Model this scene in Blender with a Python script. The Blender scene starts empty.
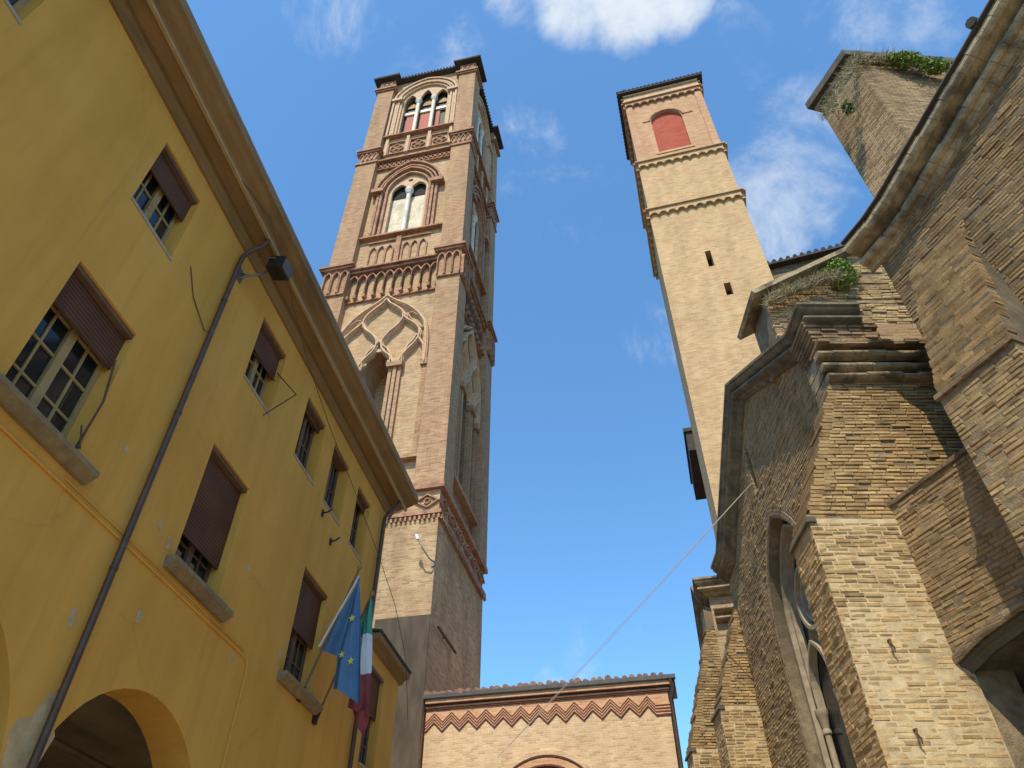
import bpy, bmesh, math, random
from mathutils import Vector, Matrix, geometry
random.seed(7)
PI = math.pi
sc = bpy.context.scene
col = sc.collection

# ------------------------------------------------------------------ camera
FPX, PITCH, EYE = 736.0, math.radians(43.3), 1.6
cam_d = bpy.data.cameras.new('camera'); cam = bpy.data.objects.new('camera', cam_d); col.objects.link(cam)
cam.location = (0, 0, EYE); cam.rotation_euler = (math.radians(90) + PITCH, 0, 0)
cam_d.sensor_width = 36; cam_d.lens = FPX / 1024 * 36; cam_d.clip_start = .05; cam_d.clip_end = 5000
sc.camera = cam

# ------------------------------------------------------------------ light
SUN_AZ, SUN_EL = math.radians(197), math.radians(54)
to_sun = Vector((math.sin(SUN_AZ)*math.cos(SUN_EL), math.cos(SUN_AZ)*math.cos(SUN_EL), math.sin(SUN_EL)))
sd = bpy.data.lights.new('sun', 'SUN'); sd.energy = 4.1; sd.angle = math.radians(.5); sd.color = (1, .89, .68)
so = bpy.data.objects.new('sun', sd); col.objects.link(so); so.rotation_euler = to_sun.to_track_quat('Z', 'Y').to_euler(); so.location = (0, -20, 60)
sc.view_settings.view_transform = 'Standard'; sc.view_settings.look = 'None'
sc.view_settings.exposure = 0.5; sc.view_settings.gamma = 1
SKY_STRENGTH = .15

def ray(x, y):
    u = (x-512)/FPX; v = (384-y)/FPX
    return Vector((u, math.cos(PITCH)-v*math.sin(PITCH), math.sin(PITCH)+v*math.cos(PITCH)))

w = bpy.data.worlds.new('World'); sc.world = w; w.use_nodes = True
nt = w.node_tree; nt.nodes.clear()
def N(t, typ, **kw):
    n = t.nodes.new(typ)
    for k, v in kw.items(): setattr(n, k, v)
    return n
def math_node(t, op, a, b=None, clamp=False):
    n = N(t, 'ShaderNodeMath', operation=op, use_clamp=clamp)
    for i, v in enumerate((a, b)):
        if v is None: continue
        if isinstance(v, (int, float)): n.inputs[i].default_value = v
        else: t.links.new(v, n.inputs[i])
    return n.outputs[0]
def world_nodes():
    t = nt
    out = N(t, 'ShaderNodeOutputWorld'); bg = N(t, 'ShaderNodeBackground'); bg.inputs['Strength'].default_value = SKY_STRENGTH
    sky = N(t, 'ShaderNodeTexSky', sky_type='NISHITA', sun_disc=False, sun_elevation=SUN_EL, sun_rotation=SUN_AZ,
            altitude=60, air_density=1.0, dust_density=.35, ozone_density=2.2)
    tc = N(t, 'ShaderNodeTexCoord'); d = tc.outputs['Generated']
    sep = N(t, 'ShaderNodeSeparateXYZ'); t.links.new(d, sep.inputs[0])
    zc = math_node(t, 'MAXIMUM', sep.outputs['Z'], .08)
    px = math_node(t, 'DIVIDE', sep.outputs['X'], zc); py = math_node(t, 'DIVIDE', sep.outputs['Y'], zc)
    cmb = N(t, 'ShaderNodeCombineXYZ'); t.links.new(px, cmb.inputs[0]); t.links.new(py, cmb.inputs[1])
    n1 = N(t, 'ShaderNodeTexNoise'); n1.inputs['Scale'].default_value = 8.5; n1.inputs['Detail'].default_value = 10; n1.inputs['Roughness'].default_value = .66; n1.inputs['Distortion'].default_value = .35
    t.links.new(d, n1.inputs['Vector'])
    total = None
    # (direction seen from the street, angular radius in degrees, density)
    for (x, y, r, k) in [(575, -4, 5.0, .76), (625, -6, 5.5, .80), (668, -8, 4.5, .70), (525, -14, 5, .54), (792, 190, 8, .50), (772, 232, 6, .52), (812, 130, 7, .44),
                         (655, 330, 5, .46), (518, 150, 6, .44), (435, 50, 7, .40), (335, 5, 6, .44), (900, 5, 8, .40), (770, 20, 8, .34), (560, 630, 11, .33), (600, 200, 9, .27)]:
        c = ray(x, y).normalized()
        dp = N(t, 'ShaderNodeVectorMath', operation='DOT_PRODUCT'); t.links.new(d, dp.inputs[0]); dp.inputs[1].default_value = c
        mr = N(t, 'ShaderNodeMapRange', interpolation_type='SMOOTHSTEP'); t.links.new(dp.outputs['Value'], mr.inputs['Value'])
        mr.inputs['From Min'].default_value = math.cos(math.radians(r)); mr.inputs['From Max'].default_value = math.cos(math.radians(r*.1)); mr.inputs['To Max'].default_value = k
        total = mr.outputs[0] if total is None else math_node(t, 'MAXIMUM', total, mr.outputs[0])
    dens = math_node(t, 'ADD', n1.outputs['Fac'], total)
    mr = N(t, 'ShaderNodeMapRange', interpolation_type='SMOOTHSTEP'); t.links.new(dens, mr.inputs['Value'])
    mr.inputs['From Min'].default_value = .82; mr.inputs['From Max'].default_value = 1.36; mr.inputs['To Max'].default_value = .95
    mix = N(t, 'ShaderNodeMix', data_type='RGBA'); t.links.new(mr.outputs[0], mix.inputs['Factor'])
    tint = N(t, 'ShaderNodeMix', data_type='RGBA', blend_type='MULTIPLY'); tint.inputs['Factor'].default_value = 1
    t.links.new(sky.outputs[0], tint.inputs['A']); tint.inputs['B'].default_value = (.82, 1.22, 1.38, 1)
    t.links.new(tint.outputs['Result'], mix.inputs['A']); mix.inputs['B'].default_value = (4.0, 4.3, 4.6, 1)
    t.links.new(mix.outputs['Result'], bg.inputs['Color']); t.links.new(bg.outputs[0], out.inputs[0])
world_nodes()

# ------------------------------------------------------------------ materials
def new_mat(name, rough=.85, metal=0.0, spec=.3):
    m = bpy.data.materials.new(name); m.use_nodes = True
    b = m.node_tree.nodes['Principled BSDF']
    b.inputs['Roughness'].default_value = rough; b.inputs['Metallic'].default_value = metal
    b.inputs['Specular IOR Level'].default_value = spec
    return m, m.node_tree, b
def ramp(t, fac, stops):
    r = N(t, 'ShaderNodeValToRGB'); t.links.new(fac, r.inputs[0]); e = r.color_ramp.elements
    while len(e) < len(stops): e.new(.5)
    for el, (p, c) in zip(e, stops): el.position = p; el.color = (c[0], c[1], c[2], 1) if len(c) == 3 else c
    return r.outputs[0]
def noise(t, vec, scale, detail=4, rough=.55, dist=0):
    n = N(t, 'ShaderNodeTexNoise'); n.inputs['Scale'].default_value = scale; n.inputs['Detail'].default_value = detail
    n.inputs['Roughness'].default_value = rough; n.inputs['Distortion'].default_value = dist
    t.links.new(vec, n.inputs['Vector']); return n.outputs['Fac']
def mixc(t, fac, a, b, blend='MIX'):
    m = N(t, 'ShaderNodeMix', data_type='RGBA', blend_type=blend)
    for s, v in ((m.inputs['Factor'], fac), (m.inputs['A'], a), (m.inputs['B'], b)):
        if isinstance(v, (int, float)): s.default_value = v
        elif isinstance(v, tuple): s.default_value = (v[0], v[1], v[2], 1)
        else: t.links.new(v, s)
    return m.outputs['Result']
def bump(t, b, h, strength, dist):
    n = N(t, 'ShaderNodeBump'); n.inputs['Strength'].default_value = strength; n.inputs['Distance'].default_value = dist
    t.links.new(h, n.inputs['Height']); t.links.new(n.outputs[0], b.inputs['Normal'])
def vscale(t, vec, s):
    m = N(t, 'ShaderNodeMapping'); m.inputs['Scale'].default_value = s; t.links.new(vec, m.inputs['Vector']); return m.outputs[0]

def brick_mat(name, stops, mortar, patch=None, patch_lo=.52, patch_hi=.68, grime=.35, bumps=.6, bdist=.02, bw=.25, rh=.062, msize=.007, wob=.010, seed=0.0, wash=None, wash_amt=0):
    m, t, b = new_mat(name, .92, 0, .15)
    tc = N(t, 'ShaderNodeTexCoord'); uv = tc.outputs['UV']; ob = tc.outputs['Object']
    off = N(t, 'ShaderNodeVectorMath', operation='ADD'); t.links.new(uv, off.inputs[0]); off.inputs[1].default_value = (seed, seed*.7, 0); uv = off.outputs[0]
    nz = N(t, 'ShaderNodeTexNoise'); nz.inputs['Scale'].default_value = 2.6; nz.inputs['Detail'].default_value = 5; t.links.new(uv, nz.inputs['Vector'])
    sub = N(t, 'ShaderNodeVectorMath', operation='SUBTRACT'); t.links.new(nz.outputs['Color'], sub.inputs[0]); sub.inputs[1].default_value = (.5, .5, .5)
    sca = N(t, 'ShaderNodeVectorMath', operation='SCALE'); t.links.new(sub.outputs[0], sca.inputs[0]); sca.inputs['Scale'].default_value = wob*5
    add = N(t, 'ShaderNodeVectorMath', operation='ADD'); t.links.new(uv, add.inputs[0]); t.links.new(sca.outputs[0], add.inputs[1])
    br = N(t, 'ShaderNodeTexBrick'); t.links.new(add.outputs[0], br.inputs['Vector'])
    br.inputs['Color1'].default_value = (0, 0, 0, 1); br.inputs['Color2'].default_value = (1, 1, 1, 1); br.inputs['Mortar'].default_value = (.5, .5, .5, 1)
    br.inputs['Scale'].default_value = 1; br.inputs['Brick Width'].default_value = bw; br.inputs['Row Height'].default_value = rh
    br.inputs['Mortar Size'].default_value = msize; br.inputs['Mortar Smooth'].default_value = .35
    base = ramp(t, br.outputs['Color'], stops)
    fine = noise(t, uv, 26, 6, .7)
    base = mixc(t, .55, base, ramp(t, fine, [(.25, (.55, .52, .5)), (.75, (1.2, 1.18, 1.15))]), 'MULTIPLY')
    mort = mixc(t, .5, mortar, ramp(t, fine, [(.3, (.6, .6, .6)), (.7, (1.15, 1.15, 1.15))]), 'MULTIPLY')
    c = mixc(t, br.outputs['Fac'], base, mort)
    big = noise(t, ob, .55, 7, .62, .4)
    if patch: c = mixc(t, ramp(t, big, [(patch_lo, (0, 0, 0)), (patch_hi, (.8, .8, .8))]), c, mixc(t, .6, c, patch))
    if wash: 
        wn = noise(t, ob, 1.3, 6, .65)
        c = mixc(t, ramp(t, wn, [(.42, (0, 0, 0)), (.62, (wash_amt,)*3)]), c, wash)
    st = noise(t, vscale(t, ob, (1, 1, .22)), 1.5, 6, .65, .3)
    c = mixc(t, grime, c, ramp(t, st, [(.3, (.42, .40, .37)), (.62, (1.12, 1.1, 1.08))]), 'MULTIPLY')
    c = mixc(t, 1.0, c, (.80, .75, .70), 'MULTIPLY')
    t.links.new(c, b.inputs['Base Color'])
    h = math_node(t, 'ADD', math_node(t, 'MULTIPLY', math_node(t, 'SUBTRACT', 1.0, br.outputs['Fac']), .6), math_node(t, 'MULTIPLY', fine, .5))
    h = math_node(t, 'ADD', h, math_node(t, 'MULTIPLY', br.outputs['Color'], .35))
    bump(t, b, h, bumps, bdist)
    return m

def loose_brick_mat(name, stops, dark, dark_lo, dark_hi, grime=.5, wash=None, wash_amt=.5, dscale=.7):
    m, t, b = new_mat(name, .93, 0, .12)
    tc = N(t, 'ShaderNodeTexCoord'); ob = tc.outputs['Object']; geo = N(t, 'ShaderNodeNewGeometry')
    base = ramp(t, geo.outputs['Random Per Island'], stops)
    fine = noise(t, ob, 34, 6, .72); mid = noise(t, ob, 9, 5, .65)
    c = mixc(t, .8, base, ramp(t, fine, [(.25, (.55, .52, .48)), (.75, (1.25, 1.22, 1.2))]), 'MULTIPLY')
    if wash: c = mixc(t, ramp(t, mid, [(.42, (0, 0, 0)), (.6, (wash_amt,)*3)]), c, wash)
    big = noise(t, ob, dscale, 8, .66, .5)
    c = mixc(t, ramp(t, big, [(dark_lo, (0, 0, 0)), (dark_hi, (.85, .85, .85))]), c, mixc(t, .65, c, dark))
    st = noise(t, vscale(t, ob, (1, 1, .25)), 2.2, 6, .65, .3)
    c = mixc(t, grime, c, ramp(t, st, [(.3, (.45, .42, .38)), (.62, (1.1, 1.08, 1.05))]), 'MULTIPLY')
    c = mixc(t, 1.0, c, (.87, .77, .62), 'MULTIPLY')
    t.links.new(c, b.inputs['Base Color'])
    bump(t, b, math_node(t, 'ADD', fine, math_node(t, 'MULTIPLY', mid, .8)), .8, .010)
    return m

def plain_mat(name, c, rough=.8, metal=0, spec=.3, var=.25, scale=6, stretch=(1, 1, 1), bumps=.15, bdist=.01, dark=None, dark_lo=.55, dark_hi=.75, dscale=1.2):
    m, t, b = new_mat(name, rough, metal, spec)
    tc = N(t, 'ShaderNodeTexCoord'); ob = vscale(t, tc.outputs['Object'], stretch)
    n = noise(t, ob, scale, 6, .6)
    cc = mixc(t, 1.0, c, ramp(t, n, [(.25, (1-var,)*3), (.75, (1+var,)*3)]), 'MULTIPLY')
    if dark: cc = mixc(t, ramp(t, noise(t, ob, dscale, 7, .65, .3), [(dark_lo, (0, 0, 0)), (dark_hi, (.9, .9, .9))]), cc, dark)
    t.links.new(cc, b.inputs['Base Color'])
    if bumps: bump(t, b, noise(t, ob, scale*6, 4, .6), bumps, bdist)
    return m
def glass_mat(name, c=(.012, .016, .02)):
    m, t, b = new_mat(name, .06, 0, .5); b.inputs['Base Color'].default_value = (*c, 1); return m

M = {}
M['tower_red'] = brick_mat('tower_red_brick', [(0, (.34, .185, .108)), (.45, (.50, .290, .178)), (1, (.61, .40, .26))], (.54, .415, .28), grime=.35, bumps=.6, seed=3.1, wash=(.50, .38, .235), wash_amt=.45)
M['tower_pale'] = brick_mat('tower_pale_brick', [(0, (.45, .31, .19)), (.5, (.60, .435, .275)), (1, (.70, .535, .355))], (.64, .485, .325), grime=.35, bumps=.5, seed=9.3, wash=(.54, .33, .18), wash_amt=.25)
M['tower_shade_side'] = brick_mat('tower_shade_side_brick', [(0, (.26, .15, .09)), (.45, (.38, .235, .14)), (1, (.48, .32, .20))], (.42, .30, .20), grime=.6, bumps=.6, seed=17.1, wash=(.30, .19, .12), wash_amt=.5)  # darker copy of the tower brick; the right side's shade is in its colour
M['tower_base'] = brick_mat('tower_base_brick', [(0, (.42, .26, .155)), (.4, (.60, .42, .25)), (1, (.70, .53, .33))], (.64, .49, .31), grime=.5, bumps=.7, seed=7.7, wash=(.46, .27, .16), wash_amt=.45)
M['tower_trim'] = plain_mat('tower_terracotta', (.34, .175, .105), .9, var=.5, scale=4, bumps=.5, dark=(.17, .10, .07), dark_lo=.5, dark_hi=.7, dscale=2.5)
M['tower_trim_pale'] = plain_mat('tower_pale_terracotta', (.50, .335, .21), .9, var=.3, scale=5, bumps=.3)
M['foot_shadow'] = plain_mat('foot_shadow_paint', (.085, .062, .043), .95, var=.45, scale=3, stretch=(1, 1, .3), bumps=.5, dark=(.05, .045, .035))  # dark colour of the shadow panel at the tower foot
M['white_stone'] = plain_mat('white_column_stone', (.62, .57, .49), .7, var=.25, scale=5, dark=(.27, .24, .20), dark_lo=.52)
M['white_plaster'] = plain_mat('old_cream_plaster', (.60, .52, .39), .9, var=.25, scale=3, dark=(.36, .29, .20), dark_lo=.5, dscale=2)
M['small_pale'] = brick_mat('small_tower_brick', [(0, (.50, .35, .20)), (.5, (.67, .475, .28)), (1, (.73, .54, .33))], (.70, .50, .30), grime=.32, bumps=.4, seed=14.2, wash=(.50, .34, .18), wash_amt=.35)
M['small_pink'] = brick_mat('small_tower_pink_brick', [(0, (.47, .25, .15)), (.5, (.60, .36, .225)), (1, (.67, .44, .285))], (.62, .42, .29), grime=.25, bumps=.3, seed=5.7, wash=(.60, .43, .25), wash_amt=.2)
M['red_infill'] = brick_mat('red_brick_infill', [(0, (.42, .085, .06)), (1, (.52, .13, .09))], (.46, .17, .12), grime=.2, bumps=.3, bw=.3, rh=.09, seed=2)
M['red_board'] = plain_mat('red_painted_boards', (.33, .07, .05), .7, var=.3, scale=3, stretch=(8, 8, 1))
M['dark_board'] = plain_mat('dark_green_louvre', (.05, .06, .05), .7)
M['zig_pale'] = brick_mat('portal_pale_brick', [(0, (.60, .42, .255)), (.4, (.74, .55, .35)), (1, (.82, .645, .44))], (.78, .60, .42), grime=.35, bumps=.4, seed=21, bw=.2, rh=.055)
M['zig_orange'] = brick_mat('portal_orange_brick', [(0, (.60, .32, .185)), (.5, (.72, .43, .26)), (1, (.78, .50, .32))], (.70, .49, .33), grime=.2, bumps=.4, seed=1.2)
M['zig_dark_and_shadow'] = plain_mat('portal_dark_brick_and_shadow', (.13, .042, .027), .9, var=.4, scale=8)  # dark rolls and strings; also paints the zigzag's shadow lines
M['church'] = brick_mat('church_brick', [(0, (.19, .125, .078)), (.25, (.33, .225, .135)), (.55, (.45, .335, .205)), (.85, (.54, .415, .26)), (1, (.50, .23, .12))], (.44, .36, .25), patch=(.155, .13, .095), grime=.6, bumps=1.0, bdist=.03, seed=0.4, wob=.012, msize=.010, wash=(.42, .34, .225), wash_amt=.45)
M['church_lit'] = brick_mat('church_worn_pale_brick', [(0, (.25, .15, .09)), (.2, (.42, .285, .165)), (.55, (.54, .405, .245)), (.9, (.60, .46, .28)), (1, (.50, .25, .13))], (.55, .45, .30), patch=(.30, .22, .135), grime=.4, bumps=1.0, bdist=.03, seed=6.4, wob=.012, msize=.010, wash=(.52, .41, .26), wash_amt=.4)
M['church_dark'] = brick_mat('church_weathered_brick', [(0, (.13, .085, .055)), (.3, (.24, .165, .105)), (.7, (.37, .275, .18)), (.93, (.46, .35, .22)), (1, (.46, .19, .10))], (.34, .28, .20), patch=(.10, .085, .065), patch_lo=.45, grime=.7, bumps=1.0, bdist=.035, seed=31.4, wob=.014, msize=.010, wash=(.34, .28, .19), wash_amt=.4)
M['church_plaster'] = brick_mat('church_stained_wall', [(0, (.34, .25, .14)), (.5, (.47, .36, .21)), (1, (.56, .44, .27))], (.46, .36, .22), patch=(.11, .09, .062), patch_lo=.52, patch_hi=.62, grime=.7, bumps=1.0, bdist=.03, seed=11, wob=.016, wash=(.46, .36, .22), wash_amt=.7)
M['church_pier'] = brick_mat('pier_brick', [(0, (.22, .15, .09)), (.3, (.38, .265, .15)), (.7, (.50, .37, .215)), (1, (.57, .43, .26))], (.24, .185, .115), patch=(.18, .14, .09), grime=.6, bumps=1.0, bdist=.03, seed=2.2, wob=.012, msize=.014, bw=.25, rh=.075)
M['brick_lit'] = loose_brick_mat('worn_pale_bricks', [(0, (.27, .215, .14)), (.15, (.37, .295, .185)), (.4, (.46, .365, .23)), (.75, (.53, .42, .265)), (.95, (.58, .465, .295)), (1, (.52, .35, .215))], (.25, .195, .125), .54, .74, .45, (.57, .455, .285), .55)
M['brick_mid'] = loose_brick_mat('eroded_brown_bricks', [(0, (.20, .15, .095)), (.15, (.28, .21, .13)), (.45, (.36, .275, .17)), (.85, (.43, .335, .205)), (.97, (.48, .375, .235)), (1, (.42, .26, .155))], (.18, .138, .086), .50, .70, .5, (.42, .33, .205), .5)
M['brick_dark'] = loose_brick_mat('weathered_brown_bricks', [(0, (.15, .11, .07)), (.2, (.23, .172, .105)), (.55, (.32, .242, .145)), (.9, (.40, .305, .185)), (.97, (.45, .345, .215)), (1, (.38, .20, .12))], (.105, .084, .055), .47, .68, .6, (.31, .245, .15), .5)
M['brick_wall'] = loose_brick_mat('stained_wall_bricks', [(0, (.28, .215, .135)), (.4, (.37, .29, .18)), (.8, (.44, .345, .22)), (1, (.48, .38, .245))], (.14, .108, .07), .52, .66, .5, (.43, .34, .21), .6)
M['mortar'] = plain_mat('pale_flush_mortar', (.46, .355, .21), .97, var=.3, scale=9, bumps=.6, bdist=.01, dark=(.21, .16, .10), dark_lo=.48, dark_hi=.68)
M['mortar_mid'] = plain_mat('eroded_mortar', (.21, .16, .10), .97, var=.4, scale=9, bumps=.8, bdist=.015, dark=(.09, .07, .045), dark_lo=.45, dark_hi=.65)
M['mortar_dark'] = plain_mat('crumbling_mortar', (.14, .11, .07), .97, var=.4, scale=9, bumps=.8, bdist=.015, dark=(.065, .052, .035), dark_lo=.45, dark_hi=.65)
M['cornice_dark'] = plain_mat('weathered_cornice', (.17, .135, .085), .95, var=.45, scale=5, bumps=.5, bdist=.02, dark=(.075, .07, .055), dark_lo=.45, dark_hi=.62, dscale=2.2)
M['cornice_pale'] = plain_mat('pale_cornice_brick', (.30, .235, .14), .95, var=.45, scale=7, bumps=.7, bdist=.02, dark=(.085, .07, .05), dark_lo=.46, dark_hi=.64, dscale=2.5)
M['coping_dark_and_shade'] = plain_mat('dark_coping_and_shade', (.085, .075, .06), .95, var=.5, scale=6, bumps=.5)
M['stone'] = plain_mat('window_stone', (.29, .235, .16), .85, var=.3, scale=8, dark=(.12, .10, .07))
M['yellow'] = None
M['cornice_house'] = plain_mat('house_eave_plaster', (.225, .145, .066), .85, var=.18, scale=3, stretch=(1, .4, 1), bumps=.15, dark=(.11, .072, .04), dark_lo=.5, dark_hi=.72)
M['cornice_house_pale'] = plain_mat('house_eave_bead', (.36, .245, .125), .85, var=.2, scale=3)
M['shutter'] = None
M['wood'] = plain_mat('window_wood', (.34, .235, .10), .6, var=.3, scale=4, bumps=.1)
M['wood_dark'] = plain_mat('window_dark_wood', (.13, .08, .05), .6, var=.3, scale=4, bumps=.1)
M['sill'] = plain_mat('sill_stone', (.22, .165, .095), .85, var=.3, scale=8, dark=(.14, .11, .075))
M['sill_pale'] = plain_mat('sill_pale_plaster', (.33, .29, .22), .85, var=.2, scale=8)
M['pipe'] = plain_mat('brown_pipe_metal', (.095, .060, .040), .5, .3, var=.25, scale=5, bumps=.05)
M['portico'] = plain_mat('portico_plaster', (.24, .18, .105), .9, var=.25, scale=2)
M['bare'] = plain_mat('bare_grey_plaster', (.44, .33, .18), .95, var=.3, scale=6, bumps=.6, bdist=.015)
M['glass'] = glass_mat('dark_glass')
M['void'] = plain_mat('dark_interior', (.018, .016, .014), .9, bumps=0)
M['iron'] = plain_mat('black_iron', (.03, .027, .025), .6, .4, var=.3, scale=20, bumps=.1)
M['rust'] = plain_mat('rusty_iron', (.11, .055, .035), .85, .1, var=.4, scale=20, bumps=.2)
M['grey_metal'] = plain_mat('grey_gutter_metal', (.16, .15, .14), .5, .5, var=.2, scale=4, bumps=.05)
M['lens'] = glass_mat('lamp_glass', (.10, .11, .12))
M['lamp_white'] = plain_mat('white_lamp', (.7, .7, .68), .5, var=.1)
M['tile'] = plain_mat('terracotta_tile', (.33, .19, .125), .9, var=.5, scale=5, bumps=.3, dark=(.12, .09, .075))
M['tile_dark'] = plain_mat('dark_roof_edge', (.055, .045, .042), .9, var=.4, scale=6)
M['wire'] = plain_mat('pale_cable', (.50, .48, .42), .6, var=.1, bumps=0)
M['cable'] = plain_mat('brown_cable', (.085, .06, .04), .7, var=.1, bumps=0)
M['blue'] = plain_mat('blue_flag_cloth', (.075, .165, .29), .8, var=.15, scale=5, bumps=.1)
M['star'] = plain_mat('yellow_star', (.62, .50, .12), .8, var=.1, bumps=0)
M['green'] = plain_mat('green_flag_cloth', (.06, .30, .20), .8, var=.15, scale=5, bumps=.1)
M['white'] = plain_mat('white_flag_cloth', (.62, .62, .64), .8, var=.12, scale=5, bumps=.1)
M['red'] = plain_mat('red_flag_cloth', (.24, .05, .055), .8, var=.15, scale=5, bumps=.1)
M['pole'] = plain_mat('wood_pole', (.17, .09, .045), .5, var=.2, scale=6)
M['pole_white'] = plain_mat('white_sleeve', (.60, .58, .55), .7, var=.1)
M['brass'] = plain_mat('brass_finial', (.30, .20, .08), .4, .7, var=.2)
M['leaf'] = plain_mat('green_leaf', (.15, .22, .035), .6, var=.5, scale=9, bumps=0)
M['leaf_dark'] = plain_mat('dark_green_leaf', (.05, .10, .022), .6, var=.5, scale=9, bumps=0)
M['dry'] = plain_mat('dry_grass_blade', (.27, .22, .12), .9, var=.5, scale=9, bumps=0)
M['paving'] = plain_mat('stone_paving', (.10, .085, .065), .85, var=.25, scale=1.5, bumps=.3)

M['street_paving'] = plain_mat('pale_street_paving', (.44, .36, .26), .85, var=.2, scale=1.5, bumps=.3)
def yellow():
    m, t, b = new_mat('yellow_plaster', .88, 0, .2)
    tc = N(t, 'ShaderNodeTexCoord'); ob = tc.outputs['Object']
    c = ramp(t, noise(t, ob, .8, 7, .6), [(.28, (.54, .285, .052)), (.5, (.585, .315, .062)), (.72, (.61, .338, .073))])
    c = mixc(t, .45, c, ramp(t, noise(t, vscale(t, ob, (1, 1, .18)), 1.7, 6, .6), [(.3, (.74, .70, .66)), (.6, (1.08, 1.08, 1.1))]), 'MULTIPLY')
    vo = N(t, 'ShaderNodeTexVoronoi', feature='DISTANCE_TO_EDGE'); vo.inputs['Scale'].default_value = .55
    wob = N(t, 'ShaderNodeTexNoise'); wob.inputs['Scale'].default_value = 2.2; wob.inputs['Detail'].default_value = 7; t.links.new(ob, wob.inputs['Vector'])
    av = N(t, 'ShaderNodeMix', data_type='VECTOR'); av.inputs['Factor'].default_value = .22; t.links.new(ob, av.inputs['A']); t.links.new(wob.outputs['Color'], av.inputs['B']); t.links.new(av.outputs['Result'], vo.inputs['Vector'])
    crack = math_node(t, 'MULTIPLY', ramp(t, vo.outputs['Distance'], [(0, (1, 1, 1)), (.006, (0, 0, 0))]), ramp(t, noise(t, ob, .7, 3), [(.5, (0, 0, 0)), (.6, (.2, .2, .2))]))
    c = mixc(t, crack, c, (.13, .08, .03))
    c = mixc(t, ramp(t, noise(t, vscale(t, ob, (1, 3.2, .14)), 1.9, 7, .62, .2), [(.52, (0, 0, 0)), (.72, (.20, .20, .20))]), c, (.26, .165, .055))
    c = mixc(t, ramp(t, noise(t, ob, 7, 8, .7), [(.66, (0, 0, 0)), (.72, (.35, .35, .35))]), c, (.42, .38, .28))
    c = mixc(t, ramp(t, noise(t, ob, 2.6, 8, .7), [(.70, (0, 0, 0)), (.735, (.8, .8, .8))]), c, (.46, .44, .38))
    t.links.new(c, b.inputs['Base Color']); bump(t, b, noise(t, ob, 30, 5, .65), .25, .01); return m
M['yellow'] = yellow()
def shutter():
    m, t, b = new_mat('brown_roller_slats', .6, 0, .3)
    tc = N(t, 'ShaderNodeTexCoord'); ob = tc.outputs['Object']
    wv = N(t, 'ShaderNodeTexWave', wave_type='BANDS', bands_direction='Z', wave_profile='SAW'); wv.inputs['Scale'].default_value = 6.6; wv.inputs['Distortion'].default_value = 0
    t.links.new(ob, wv.inputs['Vector'])
    c = mixc(t, 1.0, mixc(t, wv.outputs['Fac'], (.035, .017, .011), (.135, .062, .036)), ramp(t, noise(t, ob, 2, 5), [(.3, (.75, .75, .75)), (.7, (1.2, 1.2, 1.2))]), 'MULTIPLY')
    t.links.new(c, b.inputs['Base Color']); bump(t, b, wv.outputs['Fac'], .6, .02); return m
M['shutter'] = shutter()

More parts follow.
